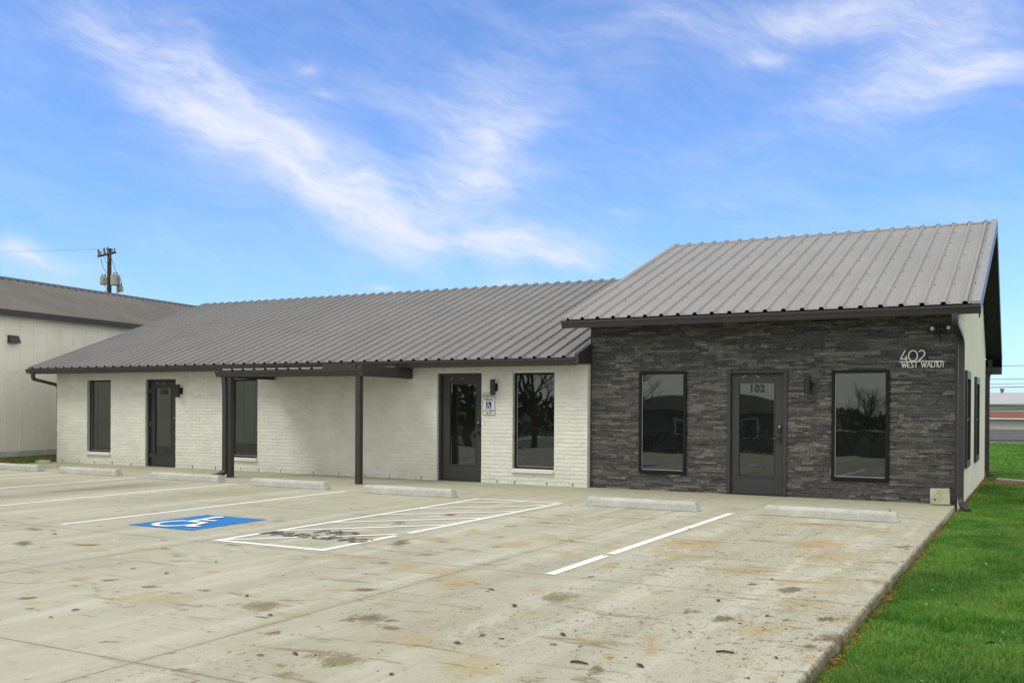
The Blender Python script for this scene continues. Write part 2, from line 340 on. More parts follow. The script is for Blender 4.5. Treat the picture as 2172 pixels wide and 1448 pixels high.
# ------------------------------------------------------------------ mesh helpers
class MB:
    def __init__(s): s.v = []; s.f = []; s.r = []; s.cur = .5; s.split = None; s.mat2 = None
    def second(s, mat): s.split = len(s.f); s.mat2 = mat      # faces added from here on take this material
    def face(s, pts, r=None):
        i = len(s.v); s.v += [tuple(p) for p in pts]; s.f.append(tuple(range(i, i+len(pts)))); s.r.append(s.cur if r is None else r)
    def hexa(s, p, r=None):      # p: 8 corners, bottom 4 ccw, top 4 ccw
        i = len(s.v); s.v += [tuple(q) for q in p]
        for q in ((0, 3, 2, 1), (4, 5, 6, 7), (0, 1, 5, 4), (1, 2, 6, 5), (2, 3, 7, 6), (3, 0, 4, 7)):
            s.f.append(tuple(i+k for k in q)); s.r.append(s.cur if r is None else r)
    def box(s, x0, x1, y0, y1, z0, z1, r=None):
        s.hexa([(x0, y0, z0), (x1, y0, z0), (x1, y1, z0), (x0, y1, z0), (x0, y0, z1), (x1, y0, z1), (x1, y1, z1), (x0, y1, z1)], r)
    def obox(s, c, sx, sy, sz, ax=0, ay=0, az=0, r=None):
        m = Matrix.Rotation(az, 3, 'Z') @ Matrix.Rotation(ay, 3, 'Y') @ Matrix.Rotation(ax, 3, 'X'); c = Vector(c)
        P = [c + m @ Vector((a*sx/2, b*sy/2, d*sz/2)) for d in (-1, 1) for a, b in ((-1, -1), (1, -1), (1, 1), (-1, 1))]
        s.hexa(P, r)
    def prism_x(s, prof, x0, x1, caps=True):   # prof: (y,z) polygon
        i = len(s.v); n = len(prof)
        s.v += [(x0, y, z) for y, z in prof] + [(x1, y, z) for y, z in prof]
        for k in range(n):
            j = (k+1) % n; s.f.append((i+k, i+j, i+n+j, i+n+k)); s.r.append(s.cur)
        if caps:
            s.f.append(tuple(i+k for k in reversed(range(n)))); s.r.append(s.cur)
            s.f.append(tuple(i+n+k for k in range(n))); s.r.append(s.cur)
    def tube(s, path, rad, n=8, cap=True):
        path = [Vector(p) for p in path]; i0 = len(s.v)
        rads = rad if isinstance(rad, (list, tuple)) else [rad]*len(path)
        for k, p in enumerate(path):
            d = (path[min(k+1, len(path)-1)] - path[max(k-1, 0)]).normalized()
            a = d.orthogonal().normalized() if abs(d.z) > .95 else d.cross(Vector((0, 0, 1))).normalized(); b = d.cross(a).normalized()
            for q in range(n):
                t = 2*math.pi*q/n; s.v.append(tuple(p + (a*math.cos(t)+b*math.sin(t))*rads[k]))
        for k in range(len(path)-1):
            for q in range(n):
                j = (q+1) % n; s.f.append((i0+k*n+q, i0+k*n+j, i0+(k+1)*n+j, i0+(k+1)*n+q)); s.r.append(s.cur)
        if cap:
            s.f.append(tuple(i0+q for q in reversed(range(n)))); s.r.append(s.cur)
            e = i0+(len(path)-1)*n; s.f.append(tuple(e+q for q in range(n))); s.r.append(s.cur)
    def rtube(s, path, wx, wy):        # rectangular duct swept along a path, kept upright along x
        i0 = len(s.v)
        path = [Vector(p) for p in path]
        for k, p in enumerate(path):
            d = (path[min(k+1, len(path)-1)] - path[max(k-1, 0)]).normalized()
            a = Vector((1, 0, 0)); a = (a - d*a.dot(d)).normalized(); b = d.cross(a)
            for u, v in ((-1, -1), (1, -1), (1, 1), (-1, 1)): s.v.append(tuple(p + a*u*wx/2 + b*v*wy/2))
        for k in range(len(path)-1):
            for q in range(4):
                j = (q+1) % 4; s.f.append((i0+k*4+q, i0+k*4+j, i0+(k+1)*4+j, i0+(k+1)*4+q)); s.r.append(.5)
        s.f.append((i0+3, i0+2, i0+1, i0)); e = i0+(len(path)-1)*4; s.f.append((e, e+1, e+2, e+3)); s.r += [.5, .5]
    def build(s, name, mat, parent=None, bevel=0, smooth=False, seg=2):
        me = bpy.data.meshes.new(name); me.from_pydata(s.v, [], s.f)
        a = me.attributes.new('rnd', 'FLOAT', 'FACE'); a.data.foreach_set('value', s.r)
        bm = bmesh.new(); bm.from_mesh(me); bmesh.ops.recalc_face_normals(bm, faces=bm.faces); bm.to_mesh(me); bm.free()
        me.materials.append(MAT[mat] if isinstance(mat, str) else mat)
        if s.mat2: me.materials.append(MAT[s.mat2]); me.polygons.foreach_set('material_index', [0]*s.split + [1]*(len(s.f)-s.split))
        o = bpy.data.objects.new(name, me); C.objects.link(o)
        if parent is not None: o.parent = parent
        if smooth: me.polygons.foreach_set('use_smooth', [True]*len(me.polygons))
        if bevel:
            b = o.modifiers.new('bevel', 'BEVEL'); b.width = bevel; b.segments = seg; b.limit_method = 'ANGLE'; b.angle_limit = R(35)
        return o
def tag(o, label=None, cat=None, group=None, kind=None):
    if label: o['label'] = label
    if cat: o['category'] = cat
    if group: o['group'] = group
    if kind: o['kind'] = kind
    return o
def empty(name, loc=(0, 0, 0), rz=0):
    o = bpy.data.objects.new(name, None); o.location = loc; o.rotation_euler = (0, 0, rz); o.empty_display_size = .2; C.objects.link(o); return o
def copy_tree(o, parent=None):
    c = o.copy(); C.objects.link(c)
    if parent is not None: c.parent = parent
    for ch in [k for k in bpy.data.objects if k.parent == o]: copy_tree(ch, c)
    return c
def text_mesh(name, s, size, mat, parent=None, ext=.002, align='CENTER', space=1.0, off=0.0):
    cu = bpy.data.curves.new(name, 'FONT'); cu.body = s; cu.size = size; cu.extrude = ext; cu.align_x = align; cu.space_character = space; cu.offset = off; cu.resolution_u = 4
    t = bpy.data.objects.new(name, cu); C.objects.link(t)
    dg = bpy.context.evaluated_depsgraph_get()
    me = bpy.data.meshes.new_from_object(t.evaluated_get(dg)); bpy.data.objects.remove(t)
    me.materials.clear(); me.materials.append(MAT[mat])
    o = bpy.data.objects.new(name, me); C.objects.link(o)
    if parent is not None: o.parent = parent
    return o
def subtract(x0, x1, holes):
    segs = [(x0, x1)]
    for a, b in holes:
        out = []
        for s, e in segs:
            if b <= s or a >= e: out.append((s, e)); continue
            if a > s: out.append((s, a))
            if b < e: out.append((b, e))
        segs = out
    return segs
def panel_with_holes(mb, x0, x1, z0, z1, y, holes):
    xs = sorted({x0, x1} | {v for h in holes for v in h[:2]}); zs = sorted({z0, z1} | {v for h in holes for v in h[2:]})
    for a, b in zip(xs, xs[1:]):
        for c, d in zip(zs, zs[1:]):
            if any(h[0] <= (a+b)/2 <= h[1] and h[2] <= (c+d)/2 <= h[3] for h in holes): continue
            mb.face([(a, y, c), (b, y, c), (b, y, d), (a, y, d)])

# ------------------------------------------------------------------ GROUND
def gz(x, y):
    if y > 10: z = -.10 - .0200*(min(y, 80)-10) - .012*max(0, min(y, 95)-80)
    elif y < -14.6: z = -.10 - 1.11*min(1, (-14.6-y)/8.9)
    else: z = -.10
    return z
xs = sorted(set([-900, -400, -200, -100, -60, -40, -30, -25, -20, 20, 30, 40, 60, 100, 200, 400, 900] + list(np.arange(-18, 18, 1.0)) + list(np.arange(6, 10, .25))))
ys = sorted(set([-900, -400, -200, -100, -60, -45, 90, 95, 110, 130, 200, 400, 900] + list(np.arange(-40, 90, 2.0)) + list(np.arange(-20, 10, 1.0)) + [-19, -23, 10]))
gv = [(x, y, gz(x, y) - (.05 if (x < 6.2 and -24 < y < 10) else 0)) for y in ys for x in xs]
nx = len(xs); gf = [(j*nx+i, j*nx+i+1, (j+1)*nx+i+1, (j+1)*nx+i) for j in range(len(ys)-1) for i in range(nx-1)]
me = bpy.data.meshes.new('ground'); me.from_pydata([tuple(map(float, v)) for v in gv], [], gf); me.materials.append(MAT['ground'])
tag_g = bpy.data.objects.new('ground', me); C.objects.link(tag_g); tag(tag_g, kind='structure')

# ---- parking lot slab, with its stains stored on the surface
STAINS = [(-1.17,-9.98,0.16,0.11,-3.12,'t'),(1.29,-11.48,0.35,0.22,-2.9,'t'),(2.31,-11.28,0.19,0.15,2.92,'k'),(2.74,-11.43,0.14,0.07,-2.69,'t'),(3.25,-11.24,0.13,0.11,2.5,'b'),(3.79,-12.25,0.17,0.14,2.69,'k'),(3.76,-12.66,0.07,0.06,3.04,'k'),(3.16,-12.89,0.05,0.05,-2.7,'k'),(0.12,-11.18,0.11,0.07,3.02,'t'),(-2.28,-10.04,0.23,0.08,2.58,'b'),(0.39,-11.12,0.06,0.05,3.0,'b'),(0.85,-10.36,0.08,0.06,-3.03,'t'),(0.62,-9.21,0.07,0.06,-2.97,'t'),(1.38,-9.04,0.28,0.18,-2.71,'t'),(-0.75,-9.66,0.22,0.1,-2.7,'t'),(3.0,-11.91,0.06,0.05,2.39,'b'),(0.51,-11.97,0.08,0.05,-2.77,'b'),(-3.26,-9.21,0.16,0.09,2.77,'b'),(-1.59,-9.78,0.12,0.08,-2.92,'b'),(0.96,-11.15,0.07,0.05,-2.75,'b'),(0.71,-12.05,0.09,0.06,-3.12,'t'),(2.48,-10.45,0.23,0.06,-2.63,'t'),(2.17,-9.2,0.23,0.18,2.3,'t'),(2.66,-9.25,0.24,0.21,2.27,'t'),(3.04,-9.61,0.25,0.21,2.19,'t'),(3.16,-9.92,0.15,0.09,2.15,'t'),(1.44,-6.63,0.24,0.1,2.1,'t'),(1.39,-7.45,0.24,0.21,-2.73,'t'),(1.25,-7.94,0.26,0.1,2.19,'b'),(2.4,-7.42,0.25,0.23,1.85,'t'),(2.46,-6.72,0.22,0.2,1.61,'t'),(3.29,-7.75,0.15,0.12,1.74,'t'),(3.04,-7.64,0.15,0.1,-2.54,'t'),(3.89,-8.21,0.19,0.12,1.89,'t'),(3.37,-7.01,0.27,0.06,1.96,'t'),(3.25,-11.24,0.14,0.12,-2.91,'b'),(3.6,-11.42,0.07,0.06,2.61,'b'),(3.46,-11.21,0.07,0.05,-2.68,'b'),(3.86,-9.67,0.11,0.09,1.94,'t'),(4.13,-9.84,0.21,0.13,1.97,'k'),(4.2,-10.48,0.12,0.11,0.93,'t'),(3.47,-10.55,0.05,0.05,-2.74,'t'),(5.2,-11.36,0.09,0.06,1.89,'o'),(5.38,-11.12,0.13,0.05,1.9,'o'),(4.62,-12.0,0.24,0.18,2.13,'t'),(3.93,-11.58,0.2,0.17,2.36,'t'),(5.26,-10.79,0.11,0.08,1.76,'t'),(5.25,-11.67,0.11,0.05,1.95,'b'),(2.59,-10.34,0.09,0.08,-3.01,'b'),(4.06,-6.36,0.39,0.31,1.4,'o'),(3.94,-6.97,0.13,0.07,1.83,'o'),(4.4,-7.26,0.18,0.11,-2.46,'t'),(5.22,-9.87,0.09,0.07,1.15,'b'),(4.74,-9.23,0.11,0.08,1.68,'t'),(3.87,-11.27,0.07,0.05,2.18,'t'),(4.57,-11.78,0.08,0.08,-2.79,'t'),(4.95,-11.05,0.14,0.1,-2.52,'t'),(1.38,-9.04,0.23,0.16,-2.74,'t'),(0.6,-7.65,0.25,0.19,-2.75,'t'),(0.2,-5.21,0.13,0.1,2.15,'b'),(0.15,-6.37,0.14,0.09,2.24,'k'),(1.8,-5.39,0.09,0.08,-2.42,'k'),(1.58,-5.94,0.08,0.07,0.81,'k'),(2.32,-7.64,0.07,0.05,-2.57,'k'),(1.96,-6.91,0.06,0.06,1.36,'b'),(3.98,-8.83,0.06,0.05,1.23,'b'),(4.1,-6.27,0.26,0.21,1.01,'t'),(4.13,-7.13,0.27,0.14,1.83,'t'),(5.34,-5.57,0.44,0.27,1.49,'o'),(5.69,-8.56,0.15,0.1,1.48,'b'),(5.64,-6.51,0.53,0.34,1.45,'t'),(5.61,-8.2,0.19,0.13,0.84,'t'),(5.9,-7.93,0.24,0.16,1.38,'t'),(6.31,-10.8,0.1,0.07,1.01,'o'),(6.3,-10.21,0.11,0.07,1.44,'b'),(5.51,-9.98,0.1,0.07,1.57,'b'),(5.84,-10.16,0.23,0.16,1.5,'t'),(5.87,-9.14,0.23,0.17,1.24,'t'),(6.2,-11.36,0.06,0.05,0.95,'o'),(5.22,-9.87,0.08,0.06,0.81,'b'),(6.31,-7.79,0.19,0.09,1.56,'t'),(5.96,-8.53,0.17,0.09,-2.49,'t'),(6.18,-9.59,0.09,0.06,1.32,'b'),(5.08,-7.79,0.35,0.27,1.08,'t'),(5.76,-4.08,0.28,0.18,1.31,'t'),(6.2,-5.34,0.12,0.07,0.83,'b'),(4.89,-3.8,0.45,0.15,-2.56,'t'),(6.28,-9.6,0.16,0.1,0.88,'t')]
LX0, LX1, LY0, LY1 = -18.0, 6.35, -14.6, -2.16
gx = np.concatenate([np.arange(LX0, -8, .25), np.arange(-8, LX1, .04), [LX1]]); gy = np.concatenate([np.arange(LY0, -13.5, .25), np.arange(-13.5, LY1, .04), [LY1]])
X, Y = np.meshgrid(gx, gy); A = {k: np.zeros(X.shape) for k in 'tobk'}
for (cx, cy, a, b, th, t) in STAINS:
    dx, dy = X-cx, Y-cy; c, s_ = math.cos(th), math.sin(th); k_ = 1.45 if t in 'bk' else 1.25; a *= k_; b *= k_*.9
    g = np.exp(-(((dx*c+dy*s_)/a)**2 + ((-dx*s_+dy*c)/b)**2)); A[t] = np.maximum(A[t], g)
rg = np.random.RandomState(12)
for _ in range(150):       # small mud marks, longer across the stalls than along them
    cx, cy = rg.uniform(-5, 6.3), -3.2-9.6*rg.rand()**.8; a, b, th = rg.uniform(.05, .16), rg.uniform(.03, .05), rg.uniform(-.5, .5); t = 'bbbkt'[rg.randint(5)]
    m_ = (np.abs(X-cx) < .5) & (np.abs(Y-cy) < .5); dx, dy = X[m_]-cx, Y[m_]-cy; c, s_ = math.cos(th), math.sin(th)
    A[t][m_] = np.maximum(A[t][m_], rg.uniform(.6, 1)*np.exp(-(((dx*c+dy*s_)/a)**2 + ((-dx*s_+dy*c)/b)**2)))
SM = .95*np.exp(-(((X+7.5)/.55)**2)) * 1/(1+np.exp((np.abs(Y+5.6)-2.3)*3)) + .5*np.exp(-(((X+9.6)/.9)**2 + ((Y+5.0)/1.2)**2)) + .35*np.exp(-(((X+4.9)/.5)**2+((Y+4.6)/1.6)**2))
ny_, nx_ = X.shape
verts = np.stack([X.ravel(), Y.ravel(), np.zeros(X.size)], 1)
idx = np.arange(X.size).reshape(ny_, nx_)
quads = np.stack([idx[:-1, :-1].ravel(), idx[:-1, 1:].ravel(), idx[1:, 1:].ravel(), idx[1:, :-1].ravel()], 1)
# skirt: slab edge with a slightly chipped arris
nv = len(verts); sk = []; skf = []
edge = [i for i in idx[:, -1]]
rng = np.random.RandomState(3)
for k, e in enumerate(edge):
    x, y, _ = verts[e]; verts[e, 0] = x - (.012*rng.rand() if rng.rand() < .7 else .03*rng.rand())
    sk.append((6.352 + .010*rng.rand(), y, -.022)); sk.append((6.36 + .006*rng.rand(), y, -.30))
for k in range(len(edge)-1):
    skf.append((edge[k], nv+2*k, nv+2*k+2, edge[k+1])); skf.append((nv+2*k, nv+2*k+1, nv+2*k+3, nv+2*k+2))
av = [tuple(v) for v in verts] + sk
me = bpy.data.meshes.new('parking_lot'); me.from_pydata(av, [], [tuple(int(i) for i in q) for q in quads] + [tuple(int(i) for i in q) for q in skf])
for nm, k in (('tan', 't'), ('orange', 'o'), ('brown', 'b'), ('olive', 'k')):
    at = me.attributes.new(nm, 'FLOAT', 'POINT'); at.data.foreach_set('value', np.concatenate([A[k].ravel(), np.full(len(sk), {'t': .35, 'k': .55, 'b': .5, 'o': .3}[k])]).astype(np.float32))
at = me.attributes.new('smear', 'FLOAT', 'POINT'); at.data.foreach_set('value', np.concatenate([np.clip(SM, 0, 1).ravel(), np.full(len(sk), .9)]).astype(np.float32))
me.materials.append(MAT['lot'])
lot = bpy.data.objects.new('parking_lot', me); C.objects.link(lot); tag(lot, kind='structure')
mb = MB(); mb.box(-15.3, 6.35, -2.145, .16, -.30, .004); mb.box(-18.0, -15.3, -2.145, -1.4, -.30, .004)
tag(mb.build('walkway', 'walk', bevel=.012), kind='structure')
mb = MB(); mb.hexa([(-18, -23.5, -1.4), (6.35, -23.5, -1.4), (6.35, -14.6, -.3), (-18, -14.6, -.3), (-18, -23.5, -1.12), (6.35, -23.5, -1.12), (6.35, -14.6, -.003), (-18, -14.6, -.003)])
tag(mb.build('driveway', 'castconc'), kind='structure')
mb = MB(); mb.box(-120, 120, -31.5, -23.5, -1.3, -1.11)
tag(mb.build('street', 'asphalt'), kind='structure')
mb = MB(); mb.hexa([(-17.6, -1.4, -.3), (-15.3, -1.4, -.3), (-15.3, 12, -.3), (-19.3, 12, -.3), (-17.6, -1.4, .08), (-15.3, -1.4, .0), (-15.3, 12, .0), (-19.3, 12, .09)])
tag(mb.build('dirt_verge', 'gravel'), kind='structure')
mb = MB()
for k in range(60):
    a = 2*math.pi*k/60
pts = []
for k in range(28):
    a = 2*math.pi*k/28; rr = 1+.25*random.uniform(-1, 1); pts.append((6.95+.75*rr*math.cos(a), 7.1+1.0*rr*math.sin(a), -.092))
mb.face(pts); tag(mb.build('bare_soil', 'soil'), kind='structure')
mb = MB(); mb.box(-150, 150, 78, 81.5, -1.55, -1.44); tag(mb.build('far_verge', weathered('pale_far_verge', (.33, .29, .2), .9, .2, .3)), kind='structure')
mb = MB(); mb.box(-150, 150, 81.5, 92, -1.7, -1.50); tag(mb.build('far_road', 'asphalt'), kind='structure')
del mb

# ---- painted markings (children of the lot)
PZ = .004
def strip(mb, p, q, wd, z=PZ):
    p = Vector((p[0], p[1], z)); q = Vector((q[0], q[1], z)); d = (q-p).normalized(); n = Vector((-d.y, d.x, 0))*wd/2
    L = (q-p).length; k = max(2, int(L/.35)); pts = []
    for i in range(k):
        a = p+d*L*i/k; b = p+d*L*(i+1)/k; e = .004*math.sin(i*2.1)
        mb.face([a-n*(1+e), b-n*(1-e), b+n*(1+e), a+n*(1-e)])
for (x, y0, y1, wd, lab) in ((3.6, -8.93, -2.95, .105, 'white stall line on the right of the lot, broken by a worn gap'), (-3.39, -8.75, -2.92, .10, 'white stall line left of the blue accessible symbol'), (-6.2, -9.2, -2.72, .10, None), (-9.0, -9.2, -2.72, .10, None), (-11.8, -9.2, -2.72, .10, None)):
    mb = MB()
    if x == 3.6: strip(mb, (x, y0), (x, -7.62), wd); strip(mb, (x+.005, -7.5), (x, y1), wd)
    else: strip(mb, (x, y0), (x, y1), wd)
    tag(mb.build('parking_line', 'linepaint', lot), lab)
mb = MB(); hx0, hx1, hy0, hy1 = -.64, .86, -8.80, -2.98
for a, b in (((hx0, hy0-.05), (hx0, hy1+.05)), ((hx1, hy0-.05), (hx1, -7.45)), ((hx1, -7.2), (hx1, hy1+.05))): strip(mb, a, b, .10, PZ)
for a, b in (((hx0+.05, hy0), (hx1-.05, hy0)), ((hx0+.05, hy1), (hx1-.05, hy1))): strip(mb, a, b, .10, PZ+.0008)
for yl, yr in ((-8.72, -7.36), (-7.78, -6.3), (-6.8, -5.4), (-5.76, -4.4), (-4.8, -3.4), (-3.8, -3.05)):
    xr = hx1-.05 if yr > -7.4 else hx1-.05
    if yl == -3.8: xr = -.64+.05+.85
    strip(mb, (hx0+.055, yl), (xr, yr), .085, PZ+.0015)
tag(mb.build('hatched_aisle', 'linepaint', lot), 'white hatched access aisle')
mb = MB(); mb.face([(-2.66, -8.33, PZ), (-1.55, -8.33, PZ), (-1.55, -7.0, PZ), (-2.66, -7.0, PZ)])
blue = mb.build('accessible_symbol', 'bluepaint', lot); tag(blue, 'blue painted square')
def isa(mb, f0, up=(0, 0, 1)):
    cnt = [0]
    def f(u, v): p = f0(u, v); return tuple(p[i]+up[i]*cnt[0]*.00025 for i in range(3))
    _isa(mb, f, cnt)
def _isa(mb, f, cnt):      # wheelchair symbol strokes in unit space: f maps (u,v) -> xyz ; returns flat strips
    def st(pts, wd):
        P = [Vector((a, b, 0)) for a, b in pts]
        for i in range(len(P)-1):
            d = (P[i+1]-P[i]).normalized(); n = Vector((-d.y, d.x, 0))*wd/2; e = d*wd*.12 if i not in (0,) else d*0
            cnt[0] += 1
            mb.face([f(*(P[i]-n-e)[:2]), f(*(P[i+1]-n)[:2]), f(*(P[i+1]+n)[:2]), f(*(P[i]+n-e)[:2])])
    cx, cy, rr = .42, .30, .27
    arc = [(cx+rr*math.cos(R(a)), cy+rr*math.sin(R(a))) for a in range(125, 366, 12)]
    st(arc, .085)
    cnt[0] += 1
    mb.face([f(.36+.085*math.cos(R(a)), .92+.085*math.sin(R(a))) for a in range(0, 360, 24)])
    st([(.36, .86), (.40, .44)], .10); st([(.37, .65), (.66, .65)], .07); st([(.36, .47), (.68, .47)], .09); st([(.66, .50), (.80, .12)], .09); st([(.76, .13), (.93, .18)], .075)
mb = MB(); isa(mb, lambda u, v: (-2.62+u*1.0, -8.26+v*1.15, .008))
mb.build('wheelchair_mark', 'linepaint', blue)
for i, f in enumerate(()): pass
t = text_mesh('no_parking_lettering', 'NO\nPARKING', .36, 'blackpaint', lot, .0006, off=.008)
bbx = [v.co.x for v in t.data.vertices]; bby = [v.co.y for v in t.data.vertices]
sx = 1.5/(max(bbx)-min(bbx))
for v in t.data.vertices: v.co.x *= sx; v.co.y *= 1.12
t.location = (.12, -7.745, .0095)

# ---- wheel stops
def make_stop(L):
    root = MB(); w_, h = .20, .14
    prof = [(0, 0), (.008, .095), (.022, .120), (.048, h), (.152, h), (.178, .120), (.192, .095), (w_, 0)]
    n = 14; secs = []
    for k in range(n+1):
        x = L*k/n; secs.append(x)
    i = len(root.v)
    for k, x in enumerate(secs):
        sc = 1.0; xx = x
        for (y, z) in prof:
            taper = 0
            if k == 0: taper = z*.30
            if k == n: taper = -z*.30
            root.v.append((xx+taper, y+random.uniform(-.0015, .0015), z+random.uniform(-.001, .001)))
    m_ = len(prof)
    for k in range(n):
        for q in range(m_):
            j = (q+1) % m_; root.f.append((i+k*m_+q, i+k*m_+j, i+(k+1)*m_+j, i+(k+1)*m_+q)); root.r.append(.5)
    root.f.append(tuple(range(i, i+m_))); root.f.append(tuple(range(i+n*m_, i+(n+1)*m_))); root.r += [.5, .5]
    return root
STOPS = [(-14.35, -12.38, -2.6, 'concrete wheel stop at the far left edge of the lot, partly cut off'), (-11.62, -9.75, -2.66, 'concrete wheel stop in front of the far left window'), (-8.6, -6.68, -2.78, 'concrete wheel stop beside the canopy downspout and left post'),
         (-5.69, -3.87, -2.97, 'concrete wheel stop behind the blue symbol stall'), (-2.94, -1.07, -3.1, 'concrete wheel stop at the head of the hatched aisle, right of the right canopy post'), (1.34, 3.12, -3.08, 'concrete wheel stop in front of the left window in the dark stone wall'), (4.05, 5.87, -2.97, 'concrete wheel stop nearest the lawn, with a rusty pin at its right end')]
for k, (a, b, y, lab) in enumerate(STOPS):
    o = make_stop(b-a).build('wheel_stop', 'castconc', bevel=.008); o.location = (a, y, .002); o.rotation_euler.z = random.uniform(-.006, .006)
    tag(o, lab, 'wheel stop', 'concrete wheel stops along the walkway')
    if k == 6:
        mb = MB(); mb.tube([(b-a-.12, .1, .13), (b-a-.12, .1, .165)], .009, 6); mb.build('steel_pin', 'rust', o)

# ------------------------------------------------------------------ OFFICE BUILDING
bld = empty('office_building', (0, 0, 0))
tag(bld, 'single storey office with white brick wing, black stone wing and grey metal roofs', 'building')
YS = .117
W1 = (-14.05, -13.16, .31, 2.14); W2 = (-9.13, -8.25, .31, 2.13); W3 = (-1.61, -.70, .31, 2.19)
D0 = (-11.91, -10.87, .0, 2.155); D1 = (-3.37, -2.32, .0, 2.20)
W4 = (1.0, 1.905, .325, 2.185); W5 = (4.44, 5.35, .33, 2.17); D2 = (2.65, 3.70, .0, 2.19)
holesA = [W1, W2, W3, D0, D1]
# white brick wall
mb = MB(); XL, XRW, ZT = -15.23, 0.0, 2.42
panel_with_holes(mb, XL, XRW, 0, ZT, .0085, holesA)
mb.face([(XRW, .0, 0), (XRW, YS+.02, 0), (XRW, YS+.02, ZT), (XRW, .0, ZT)]); mb.face([(XL, .0, 0), (XL, 11.2, 0), (XL, 11.2, ZT), (XL, .0, ZT)])
mb.face([(XL, 11.2, 0), (0, 11.2, 0), (0, 11.2, ZT), (XL, 11.2, ZT)])
mb.face([(XL, 0, ZT), (XL, 11.2, ZT), (XL, 5.58, 4.5)])
rngb = random.Random(5)
def brick(x0, x1, z0, z1, yo=0.0):
    j = rngb.uniform(-.003, .003); g = .0041; t = rngb.uniform(-.0018, .0018); tz = rngb.uniform(-.0012, .0012)
    y = yo - .001 + j
    x0 += g*rngb.uniform(.1, .7); x1 -= g*rngb.uniform(.1, .5); z0 += g*rngb.uniform(.6, 2.2); z1 -= g*rngb.uniform(.2, .9); tz2 = rngb.uniform(.001, .007)
    if x1-x0 < .015: return
    yb = .0125
    mb.hexa([(x0, y-t, z0), (x1, y+t, z0+tz), (x1, yb, z0+tz), (x0, yb, z0), (x0, y-t+tz2, z1), (x1, y+t+tz2, z1+tz), (x1, yb, z1+tz), (x0, yb, z1)], rngb.random())
PZc, PXc = .0765, .252
rows = int(2.225/PZc)
for i in range(rows):
    z0, z1 = i*PZc, (i+1)*PZc; zm = (z0+z1)/2
    for s, e in subtract(XL, XRW, [(h[0], h[1]) for h in holesA if h[2] < zm < h[3]]):
        x = XL + (PXc/2 if i % 2 else 0) - PXc + rngb.uniform(-.012, .012)
        while x < e:
            a, b = max(x, s), min(x+PXc, e)
            if b-a > .02: brick(a, b, z0, z1)
            x += PXc
x = XL
while x < XRW:          # soldier course under the eave
    brick(x, min(x+PZc, XRW), rows*PZc, ZT); x += PZc
# weep slots along the base course
mb.second('black')
for x in (-15.0, -14.35, -13.75, -13.1, -12.4, -10.3, -9.55, -8.75, -8.2, -7.55, -6.6, -5.9, -5.2, -4.55, -3.75, -1.95, -1.55, -.85, -.3):
    mb.box(x-.006, x+.006, -.0065, .003, .012, .072)
mb.build('brick_wall', 'brick', bld)

# stone wall made of split ledger strips
mb = MB(); holesB = [W4, W5, D2]; rs = random.Random(11)
panel_with_holes(mb, .03, 6.35, 0, 3.10, YS+.012, holesB)
z = 0.0
while z < 3.09:
    # 15 cm panels of four uneven courses
    hs = [rs.uniform(.024, .052) for _ in range(rs.choice([3, 4, 4]))]; k_ = .155/sum(hs)
    for h in hs:
        h *= k_; z0, z1 = z, min(z+h, 3.10)
        if z1-z0 < .008: break
        x = .03 - rs.uniform(0, .2)
        while x < 6.35:
            L = rs.choice([.09, .14, .2, .28, .36, .45])*rs.uniform(.8, 1.2)
            for s, e in subtract(max(x, .03), min(x+L, 6.35), [(q[0], q[1]) for q in holesB if q[2] < (z0+z1)/2 < q[3]]):
                if e-s < .01: continue
                y = YS - rs.choice([.0, .002, .004, .007, .010, .016]) + rs.uniform(-.002, .002); r = rs.random(); t = rs.uniform(-.004, .004); tt = rs.uniform(-.004, .004)
                g = .0012
                mb.hexa([(s+g, y+t, z0+g), (e-g, y-t, z0+g), (e-g, YS+.02, z0+g), (s+g, YS+.02, z0+g), (s+g, y+t+tt, z1-g), (e-g, y-t+tt, z1-g), (e-g, YS+.02, z1-g), (s+g, YS+.02, z1-g)], r)
            x += L
        z += h
mb.box(.001, .075, YS+.0135, YS+.3, 0, 3.09, .1)
for s in (.03,): mb.face([(s, YS-.005, 0), (s, YS+.3, 0), (s, YS+.3, 3.1), (s, YS-.005, 3.1)])
mb.build('stone_wall', 'stone', bld)
mb = MB(); mb.box(6.335, 6.375, YS-.028, YS+.03, -.1, 3.06); mb.build('corner_trim', 'trim', bld)

# ribbed side wall (east gable), light metal panels
PEAK_T = (5.75, 5.44); PEAK_L = (5.58, 4.68)
def tall_z(y): return 3.16 + (y+.45)*(PEAK_T[1]-3.16)/(PEAK_T[0]+.45) if y <= PEAK_T[0] else PEAK_T[1] - (y-PEAK_T[0])*.76
mb = MB(); y = YS+.03; ye = 8.95
wins = [(1.72, 2.76, .50, 2.20), (4.55, 5.66, .47, 2.17)]
prof = [(0, 0), (.12, 0), (.132, .014), (.160, .014), (.172, 0)]; pitch = .2286
cols = []
while y < ye:
    for a, b in prof:
        if y+a < ye: cols.append((y+a, b))
    y += pitch
cols.append((ye, 0))
for (a, pa), (b, pb) in zip(cols, cols[1:]):
    za, zb = tall_z(a)-.16, tall_z(b)-.16
    mb.face([(6.36+pa, a, -.2), (6.36+pb, b, -.2), (6.36+pb, b, zb), (6.36+pa, a, za)])
mb.build('side_wall', 'whitewall', bld)
mb = MB(); mb.face([(.06, YS+.05, 0), (.06, ye, 0), (.06, ye, tall_z(ye)-.16), (.06, PEAK_T[0], PEAK_T[1]-.16), (.06, YS+.05, tall_z(.1)-.16)])
mb.face([(.06, ye, 0), (6.36, ye, 0), (6.36, ye, tall_z(ye)-.16), (.06, ye, tall_z(ye)-.16)]); mb.build('rear_wall', 'whitewall', bld)

